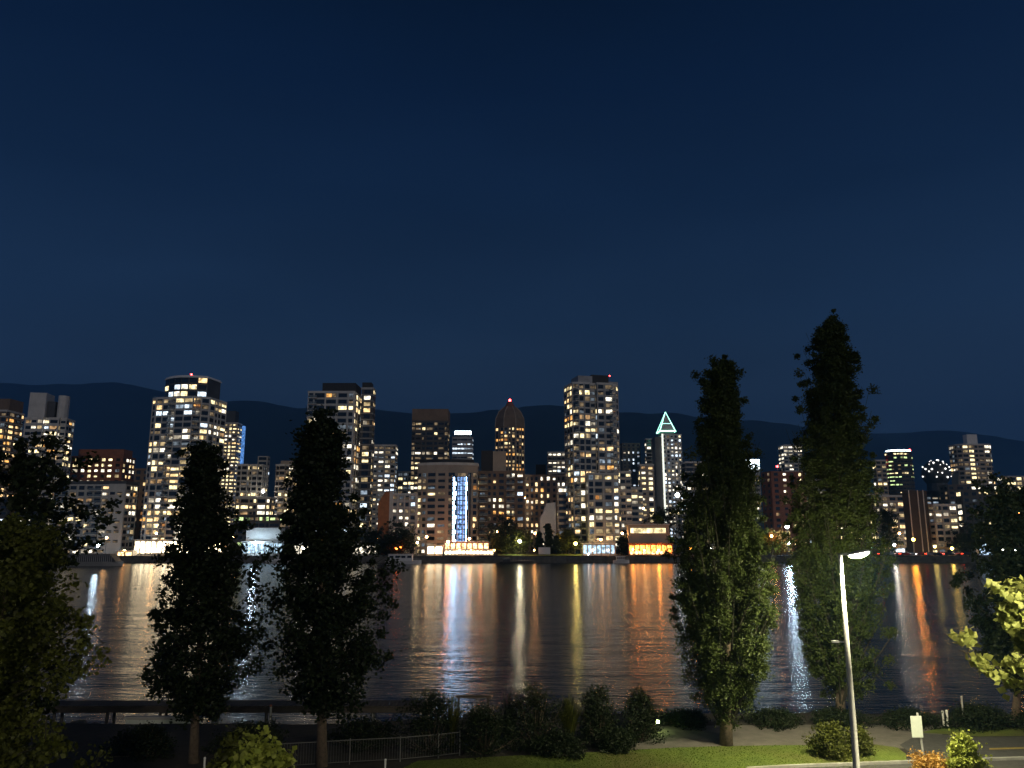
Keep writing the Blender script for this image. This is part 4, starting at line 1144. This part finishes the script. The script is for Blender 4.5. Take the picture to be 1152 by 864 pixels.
# street lamps added among the blocks to light the lower facades
for i, (px, py, Y) in enumerate([(868, 603, 351.5), (176, 600, 354), (262, 604, 356), (480, 604, 357), (528, 606, 356), (602, 600, 366), (628, 606, 360), (676, 607, 352), (724, 572, 372), (1012, 600, 360), (424, 606, 358), (120, 605, 360), (560, 598, 366), (590, 560, 410), (450, 590, 390), (700, 600, 360)]):
    lbs = ['in front of the yellow autumn tree', 'at the foot of the tallest left tower', 'left of the marina building', 'before the curved midrise', 'right of the blue stair', 'left of the pale gable', 'right of the pale gable', 'before the lower wing of the central tower', 'above the orange restaurant', 'by the pale low hall', 'left of the orange end wall', 'before the wide grey block', 'behind the lit green trees', 'beside the dim speckled block', 'behind the orange end wall', 'between the central tower and the orange restaurant']
    shore_lamp('small warm added street lamp ' + lbs[i], px, py, Y, (1, .50, .18), 170, .5, 3, 'st')

# ---------------------------------------------------------------- boats and small things on the far shore
def hull(L, Wd, h, mat, n=10, bow=1.):
    mb = MB(); k = mb.mi(mat); rows = []
    for i in range(n+1):
        t = i/n; wdt = Wd/2*min(1, (1-t)*3.2*bow)**.6 if t > .6 else Wd/2
        x = -L/2 + L*t; sh = .25*t*t
        b = len(mb.v)
        mb.v += [(x, -wdt, h+sh), (x, -wdt*.7, -.3), (x, wdt*.7, -.3), (x, wdt, h+sh)]; rows.append(b)
    for a, b in zip(rows, rows[1:]):
        for q in range(3): mb.f.append((a+q, a+q+1, b+q+1, b+q)); mb.m.append(k)
        mb.f.append((a+3, a, b, b+3)); mb.m.append(k)
    mb.f.append((rows[0], rows[0]+3, rows[0]+2, rows[0]+1)); mb.m.append(k)
    return mb
def boat(label, x0, x1, ywl, Y, cabin=(.15, .6, 1.8), name='motor_yacht', mat='boat_white', H=1.2):
    Xa, Xb = P(x0, ywl, Y)[0], P(x1, ywl, Y)[0]; L = Xb-Xa
    t = thing(name, label, 'boat', ((Xa+Xb)/2, Y, 0))
    hull(L, min(4.5, L*.3), H, mat).build('hull', t)
    a, b, ch = cabin
    mb = MB(); mb.box(-L/2+L*a, -L/2+L*b, -1.3, 1.3, H*1.0, H+ch, mat); c = mb.build('cabin', t)
    n = 4
    for i in range(n):
        g = MB(); xx = -L/2+L*a + L*(b-a)*(i+.15)/n; g.box(xx, xx+L*(b-a)/n*.7, -1.36, -1.31, H+ch*.45, H+ch*.8, 'dark_glass'); g.build('window', c)
    mb = MB(); mb.box(-L/2+L*a-.3, -L/2+L*b+.5, -1.5, 1.5, H+ch+.01, H+ch+.14, mat); mb.build('roof', c)
    mb = MB()
    for i in range(9):
        xx = -L/2+L*b + L*(.95-b)*i/8; mb.tube([(xx, -1.1, H), (xx, -1.1, H+.9)], [.03, .03], 'steel', 4)
    mb.tube([(-L/2+L*b, -1.1, H+.9), (L*.44, -1.1, H+.9)], [.03, .03], 'steel', 4); mb.build('railing', t)
    return t
boat('white houseboat moored below the red-orange lamps', 434, 474, 638, 335, (.08, .75, 2.6), H=1.4)
boat('small white motor boat moored left of the orange restaurant', 690, 708, 634, 345, (.2, .7, 1.6), name='motor_boat')
boat('low dark launch moored before the lawn by the green trees', 562, 602, 634, 343, (.1, .3, .8), name='launch', mat='dark_clad', H=.9)
boat('long low white boat behind the second maple', 300, 345, 634, 344, (.2, .6, 1.5), name='motor_boat')
# barge with slatted railing
Xa, Xb = P(72, 642, 318)[0], P(138, 642, 318)[0]; L = Xb-Xa
t = thing('covered_barge', 'covered barge with a dark slatted side moored before the wide pale grey block', 'boat', ((Xa+Xb)/2, 318, 0))
hull(L, 7, 1.6, 'painted_steel').build('hull', t)
zt = P(100, 623, 318)[1]
mb = MB(); prf = [(-L/2, 1.7), (L*.42, 1.7), (L*.38, zt*.62), (L*.30, zt), (-L/2, zt)]
mb.v += [(x, -2.6, z) for x, z in prf] + [(x, 2.6, z) for x, z in prf]; k = mb.mi('dark_clad')
for i in range(5): j = (i+1) % 5; mb.f.append((i, j, j+5, i+5)); mb.m.append(k)
mb.f.append((0, 1, 2, 3, 4)); mb.m.append(k); mb.f.append((9, 8, 7, 6, 5)); mb.m.append(k)
cv = mb.build('cover', t)
mb = MB()
for i in range(26):
    x = -L/2 + L*.88*i/26; top = zt if x < L*.3 else zt - (x-L*.3)/(L*.08)*zt*.38
    mb.box(x, x+.22, -2.8, -2.65, 1.75, top, 'painted_steel')
mb.build('slats', t)
# white notice box on the lawn
X, Z = P(612.5, 626, 350.5); mb = MB()
t = thing('notice_board', 'plain white lit board standing on the lawn at the water below the conifers', 'board', (X, 350.6, 3))
mb.box(-2.6, 2.6, -.15, .15, .6, 3.6, 'white_paint'); mb.build('board', t)
mb = MB(); [mb.box(x-.1, x+.1, -.1, .1, 0, .58, 'steel') for x in (-2, 2)]; mb.build('post', t)
mb = MB(); mb.ball((0, -3, .35), .22, 'lit_white', 8, 5); 
# white van-like box truck trailer behind houseboat
# cars on the far shore road
def car(label, px, Y, mat, direction):
    X = P(px, 622, Y)[0]; t = thing('car', label, 'car', (X, Y, 3.05), 0 if direction > 0 else math.pi, 'cars on the far shore road')
    mb = MB(); k = mb.mi(mat)
    pr = [(-2.2, .35), (2.2, .35), (2.25, .75), (1.3, .95), (.7, 1.42), (-1.2, 1.45), (-1.9, 1.0), (-2.25, .95)]
    mb.v += [(x, -.88, z) for x, z in pr] + [(x, .88, z) for x, z in pr]; N = 8
    for i in range(N): j = (i+1) % N; mb.f.append((i, j, j+N, i+N)); mb.m.append(k)
    mb.f.append(tuple(range(N))); mb.m.append(k); mb.f.append(tuple(reversed(range(N, 2*N)))); mb.m.append(k)
    mb.build('body', t)
    for sy in (-1, 1):
        mb = MB(); y = .9*sy; mb.face([(1.0, y, .98), (.62, y, 1.34), (-1.1, y, 1.36), (-1.6, y, 1.0)][::sy], 'dark_glass'); mb.build('side_window', t)
        for x in (-1.4, 1.4):
            mb = MB(); mb.tube([(x, .72*sy, .33), (x, .93*sy, .33)], [.33, .33], 'rubber', 10); mb.build('wheel', t)
        mb = MB(); mb.box(2.2, 2.3, .5*sy-.14, .5*sy+.14, .6, .78, 'head_light'); mb.build('headlight', t)
        mb = MB(); mb.box(-2.3, -2.22, .55*sy-.2, .55*sy+.2, .72, .92, 'tail_light'); mb.build('taillight', t)
for i, (px, dr, m, lb) in enumerate([(994, 1, 'car_dark', 'dark car leftmost on the far shore road below the pale low hall'), (1006, -1, 'car_silver', 'silver car second from left on the far shore road'),
      (1018, 1, 'car_red', 'red car just left of the tall orange street lamp'), (1036, -1, 'car_dark', 'dark car just right of the tall orange street lamp'), (1047, 1, 'car_silver', 'silver car below the small yellow lamp'),
      (1060, -1, 'car_red', 'red car between the two yellow lamps'), (1074, -1, 'car_silver', 'silver car at the foot of the brighter yellow lamp'), (1088, 1, 'car_dark', 'dark car rightmost on the far shore road near the lit tent'),
      (1000, 1, 'car_silver', 'silver car on the far lane behind the two leftmost road cars'), (1012, -1, 'car_dark', 'dark car passing just left of the red car near the tall orange lamp'), (1023, -1, 'car_silver', 'silver car directly under the tall orange street lamp'), (1042, -1, 'car_dark', 'dark car left of the small yellow lamp'), (1054, 1, 'car_dark', 'dark car right of the small yellow lamp'), (1067, 1, 'car_dark', 'dark car just left of the brighter yellow lamp'), (1081, -1, 'car_silver', 'silver car second from right on the far shore road')]):
    car(lb, px, 350.6 + (0 if dr > 0 else 2.6), m, dr)

# ---------------------------------------------------------------- near shore furniture
def street_lamp(label, X, Y, zh, zb=3.0, arm=(.9, 0), headl=.62, rs=1., tilt=.0):
    t = thing('street_lamp', label, 'street lamp', (X, Y, zb)); h = zh-zb
    mb = MB(); mb.tube([(0, 0, 0), (0, 0, .5), (0, 0, .52), (0, 0, h*.5), (0, 0, h)], [.17*rs, .16*rs, .125*rs, .10*rs, .065*rs], 'painted_steel', 14)
    mb.build('post', t, smooth=True)
    mb = MB(); mb.tube([(0, 0, h-.03), (arm[0]*.3, arm[1]*.3, h+.05)], [.05, .04], 'painted_steel', 8); mb.build('arm', t, smooth=True)
    d = Vector((arm[0], arm[1])).normalized(); a = math.atan2(d.y, d.x)
    mb = MB(); L = headl
    prof = [(-.5, .03), (-.35, .07), (0, .10), (.35, .085), (.5, .03)]
    k = mb.mi('painted_steel'); rows = []
    for (u, z) in prof:
        wd = .2*headl/.62*math.sqrt(max(.06, 1-(u*1.85)**2)); b = len(mb.v); rows.append(b)
        mb.v += [(u*L, -wd, 0), (u*L, -wd*.6, z), (u*L, wd*.6, z), (u*L, wd, 0)]
    for p_, q_ in zip(rows, rows[1:]):
        for c in range(3): mb.f.append((p_+c, q_+c, q_+c+1, p_+c+1)); mb.m.append(k)
        mb.f.append((p_+3, q_+3, q_, p_)); mb.m.append(k)
    hd = mb.build('head', t, loc=(arm[0]*.3+d.x*L*.45, arm[1]*.3+d.y*L*.45, h+.06)); hd.rotation_euler = (0, -tilt, a)
    mb = MB(); mb.ball((0, 0, 0), .15*headl/.62, 'lamp_lens', 14, 8, .68)
    for q in range(len(mb.v)): v = mb.v[q]; mb.v[q] = (v[0], v[1]*.85, min(v[2], 0))
    for q in range(len(mb.v)): v = mb.v[q]; mb.v[q] = (v[0]*1.7, v[1], v[2])
    ln = mb.build('lens', hd, loc=(0, 0, -.012))
    g = MB(); g.prism([(-.44*L, -.14*L), (.44*L, -.14*L), (.44*L, .14*L), (-.44*L, .14*L)], -.009, -.002, 'dark_steel'); g.build('housing', hd)
    return t
emis('lamp_lens', (1, .90, .55), 3700)
LY = 34.
Xl, Zl = P(945, 624, LY)
street_lamp('lit street lamp on a tall pale post in front of the taller poplar', Xl, LY, Zl, arm=(1.0, -.1), headl=1.05, rs=1.15, tilt=.2)
bp_ = None
# small camera arm on the post
mb = MB(); zz = P(940, 722, LY)[1]-3
st = [o for o in bpy.data.objects if o.name.startswith('street_lamp')][0]
mb.tube([(-.45, 0, zz), (-.06, 0, zz-.01)], [.04, .03], 'painted_steel', 8); mb.box(-.62, -.35, -.07, .07, zz-.03, zz+.06, 'white_paint'); mb.build('bracket', st)
street_lamp('street lamp out of view to the right of the viewpoint', 8.0, 9.8, 14.2, arm=(.9, .1))
street_lamp('street lamp out of view to the left of the viewpoint', -17, 2.0, 10.0, arm=(.9, .1))

# sign seen from behind
X, Y = G(1040, 857, 3.0)
t = thing('road_sign', 'pale blank-backed rectangular sign on a leaning white post', 'sign', (X, Y, 3.0)); ztop = P(1032, 802, Y)[1]-3; xt = P(1032, 802, Y)[0]-X
mb = MB(); mb.tube([(0, 0, 0), (xt, 0, ztop)], [.05, .05], 'painted_steel', 8); mb.build('post', t)
xa, z1 = P(1023, 805, Y); xb, z0_ = P(1037.5, 829, Y); z0_ -= 3; z1 -= 3
mb = MB(); mb.box(xa-X, xb-X, -.10, -.07, z0_, z1, 'sign_back')
o = mb.build('panel', t)

def post(label, px, y0, y1, r=.04, mat='white_paint', name='bollard', cat='post', Yfix=None, cap=None):
    if Yfix: Y = Yfix; X = P(px, y1, Y)[0]
    else: X, Y = G(px, y1, 3.0)
    zb = P(px, y1, Y)[1]; h = P(px, y0, Y)[1] - zb
    t = thing(name, label, cat, (X, Y, zb)); mb = MB(); mb.tube([(0, 0, 0), (0, 0, h)], [r, r], mat, 8); mb.build('shaft', t)
    mb = MB(); mb.ball((0, 0, h), r*1.3, cap or mat, 8, 5); mb.build('cap', t)
post('left one of a pair of short white posts by the low hedge', 1062, 801, 817, .06)
post('right one of a pair of short white posts by the low hedge', 1066.5, 800, 817, .06)
post('thin pole taller than the short white posts by the hedge', 1085, 784, 817, .045, 'painted_steel', name='pole')
post('thin grey post standing in the low hedge', 1111, 802, 817, .05, 'steel')
post('pale post with a reddish cap between the two dark maples', 303, 794, 826, .06, 'painted_steel', cap='red_brick')
post('thin pale stake at the bottom edge right of the railing base', 433, 855, 874, .045, 'white_paint')
post('thin white stake at the bottom edge under the second tree', 229, 853, 874, .045, 'white_paint')
post('tiny pale post at the promenade edge right of the shorter poplar', 876, 807, 815, .04, 'steel')

# metal railing on the near lawn
ra = [G(300, 866, 3.0), G(393, 860, 3.0), G(450, 857, 3.0), G(493, 853, 3.0), G(517, 850, 3.0)]
t = thing('railing', 'long metal railing with thin vertical bars at the lawn corner', 'railing', (ra[2][0], ra[2][1], 3.0)); ox, oy = ra[2]
top = MB(); bars = MB()
for (xa, ya), (xb, yb) in zip(ra, ra[1:]):
    for z, r_ in ((1.05, .022), (.12, .016)):
        top.tube([(xa-ox, ya-oy, z), (xb-ox, yb-oy, z)], [r_, r_], 'worn_steel', 6)
    n = int(math.hypot(xb-xa, yb-ya)/.12)
    for i in range(n):
        s = i/n; bars.tube([(xa+(xb-xa)*s-ox, ya+(yb-ya)*s-oy, .12), (xa+(xb-xa)*s-ox, ya+(yb-ya)*s-oy, 1.05)], [.007, .007], 'worn_steel', 4, cap=False)
top.build('rail', t); o = bars.build('bars', t); 
for (xa, ya) in ra:
    mb = MB(); mb.tube([(xa-ox, ya-oy, 0), (xa-ox, ya-oy, 1.12)], [.03, .03], 'worn_steel', 8); mb.build('post', t)

# dark pier with posts in front of the bank
Xa, Xb = P(60, 795, 57)[0], P(486, 795, 57)[0]; zt = P(300, 791, 57)[1]
t = thing('pier', 'dark wooden pier running along the water behind the maples', 'pier', ((Xa+Xb)/2, 57, 0)); L = Xb-Xa
mb = MB()
for i in range(int(L/.3)):
    x = -L/2 + i*.3; mb.box(x, x+.27, -.9, .9, zt-.1, zt, 'wet_wood')
mb.build('deck', t)
mb = MB(); mb.box(-L/2, L/2, -.88, -.66, zt-.45, zt-.12, 'wet_wood'); mb.box(-L/2, L/2, .66, .88, zt-.45, zt-.12, 'wet_wood'); mb.build('beam', t)
for i in range(8):
    x = -L/2 + .4 + (L-.8)*i/7
    for sy in (-.5, .5):
        mb = MB(); mb.tube([(x, sy, -1.5), (x, sy, zt-.12)], [.12, .11], 'steel' if i in (3, 6) else 'dark_clad', 8); mb.build('pile', t)
# pergola-like frame
Xa, Xb = P(516, 790, 52)[0], P(549, 790, 52)[0]; zt2 = P(530, 785, 52)[1]
t = thing('timber_frame', 'dark timber frame standing at the water behind the spiky plants', 'frame', ((Xa+Xb)/2, 52, .6)); L = Xb-Xa
for x in (-L/2, L/2):
    mb = MB(); mb.box(x-.08, x+.08, -.08, .08, 0, zt2-.6, 'wet_wood'); mb.build('post', t)
mb = MB(); mb.box(-L/2-.2, L/2+.2, -.1, .1, zt2-.598, zt2-.45, 'wet_wood'); mb.build('beam', t)
# pale panelled landing wall
Xa, Xb = P(142, 815, 48.5)[0], P(226, 815, 48.5)[0]; z1 = P(180, 806, 48.5)[1]; z0_ = P(180, 829, 48.5)[1]
t = thing('landing_wall', 'pale grey-green panelled wall at the water behind the second tree', 'wall', ((Xa+Xb)/2, 48.5, z0_)); L = Xb-Xa
for i in range(4):
    mb = MB(); mb.box(-L/2 + L*i/4, -L/2 + L*(i+1)/4-.03, -.12, .12, 0, z1-z0_-.15, 'sign_back'); mb.build('panel', t)
mb = MB(); mb.box(-L/2-.1, L/2+.1, -.18, .18, z1-z0_-.14, z1-z0_, 'concrete'); mb.build('coping', t)
# small ground light in the bushes
X, Y = G(740, 823, 3.0)
t = thing('garden_light', 'small green-lit ground light beside the round-topped bush', 'light', (X, Y, 3.0))
emis('garden_glow', (.75, 1, .3), 60)
mb = MB(); mb.tube([(0, 0, 0), (0, 0, .45)], [.05, .05], 'dark_steel', 8); mb.build('post', t)
mb = MB(); mb.ball((0, 0, .5), .11, 'garden_glow', 10, 6); mb.build('globe', t)
mb = MB(); mb.tube([(0, 0, .62), (0, 0, .66)], [.2, .05], 'dark_steel', 10); mb.build('hood', t)
# bare twigs of the leafless top branch at the right edge
# ---------------------------------------------------------------- world, sun, camera
w = bpy.data.worlds.new('World'); sc.world = w; w.use_nodes = True
nt = w.node_tree; nt.nodes.clear()
out = nt.nodes.new('ShaderNodeOutputWorld'); bg = nt.nodes.new('ShaderNodeBackground')
tc = nt.nodes.new('ShaderNodeTexCoord'); sx = nt.nodes.new('ShaderNodeSeparateXYZ')
nt.links.new(tc.outputs['Generated'], sx.inputs[0])
rp = nt.nodes.new('ShaderNodeValToRGB'); cr = rp.color_ramp
def lin(c): return tuple((x/255/12.92 if x/255 < .04045 else ((x/255+.055)/1.055)**2.4) for x in c)
stops = [(0.0, (58, 80, 110)), (.12, (53, 76, 106)), (.26, (34, 57, 87)), (.40, (18, 39, 68)), (.52, (7, 25, 52)), (.62, (2, 15, 37)), (1., (2, 11, 28))]
cr.elements[0].position = 0; cr.elements[0].color = (*lin(stops[0][1]), 1); cr.elements[1].position = 1; cr.elements[1].color = (*lin(stops[-1][1]), 1)
for p, c in stops[1:-1]:
    e = cr.elements.new(p); e.color = (*lin(c), 1)
nt.links.new(sx.outputs['Z'], rp.inputs[0])
mp = nt.nodes.new('ShaderNodeMapping'); mp.inputs['Scale'].default_value = (1.2, 1.2, 4.5)
n = nt.nodes.new('ShaderNodeTexNoise'); n.inputs['Scale'].default_value = 1.4; n.inputs['Detail'].default_value = 4
nt.links.new(tc.outputs['Generated'], mp.inputs[0]); nt.links.new(mp.outputs[0], n.inputs['Vector'])
mr = nt.nodes.new('ShaderNodeMapRange'); mr.inputs['From Min'].default_value = .3; mr.inputs['From Max'].default_value = .7; mr.inputs['To Min'].default_value = .84; mr.inputs['To Max'].default_value = 1.2
nt.links.new(n.outputs[0], mr.inputs['Value'])
nt.links.new(rp.outputs[0], bg.inputs['Color']); nt.links.new(mr.outputs[0], bg.inputs['Strength'])
nt.links.new(bg.outputs[0], out.inputs['Surface'])

# night air between the city and the mountains: one closed box of even, pale haze
def haze(density):
    m, nt, out = new_mat('haze')
    v = nt.nodes.new('ShaderNodeVolumePrincipled'); v.inputs['Color'].default_value = (.20, .54, 1, 1)
    v.inputs['Density'].default_value = density; v.inputs['Anisotropy'].default_value = .2
    nt.links.new(v.outputs[0], out.inputs['Volume']); MATS['haze'] = m
    mb = MB(); mb.box(-11000, 11000, -200, 11000, -5, 1700, 'haze'); o = mb.build('haze'); o['kind'] = 'stuff'
haze(1.6e-4)

sl = bpy.data.lights.new('fill_sun', 'SUN'); sl.energy = .33; sl.angle = math.radians(2); sl.color = (1, .86, .7)  # added warm fill from behind the camera, stands in for city glow on facades
so = bpy.data.objects.new('fill_sun', sl); col.objects.link(so)
so.rotation_euler = Vector((-.35, 1, -.45)).to_track_quat('-Z', 'Y').to_euler()

cam = bpy.data.cameras.new('camera'); co = bpy.data.objects.new('camera', cam); col.objects.link(co)
co.location = (0, 0, CH); co.rotation_euler = (math.pi/2 + PITCH, 0, 0)
cam.sensor_width = 36; cam.lens = F/1152*36; cam.clip_end = 20000; cam.clip_start = .1
sc.camera = co
sc.view_settings.view_transform = 'Standard'; sc.view_settings.look = 'None'
sc.view_settings.exposure = 0; sc.view_settings.gamma = 1; sc.view_settings.use_curve_mapping = False
sc.render.engine = 'CYCLES'
cy = sc.cycles
cy.volume_bounces = 0
cy.use_denoising = True; cy.denoiser = 'OPENIMAGEDENOISE'
cy.max_bounces = 5; cy.diffuse_bounces = 2; cy.glossy_bounces = 3; cy.transmission_bounces = 3; cy.transparent_max_bounces = 6
cy.sample_clamp_indirect = 3; cy.sample_clamp_direct = 0; cy.use_light_tree = True
cy.caustics_reflective = False; cy.caustics_refractive = False
for o in bpy.data.objects:
    for k in ('_H', '_w', '_d'):
        if k in o: del o[k]
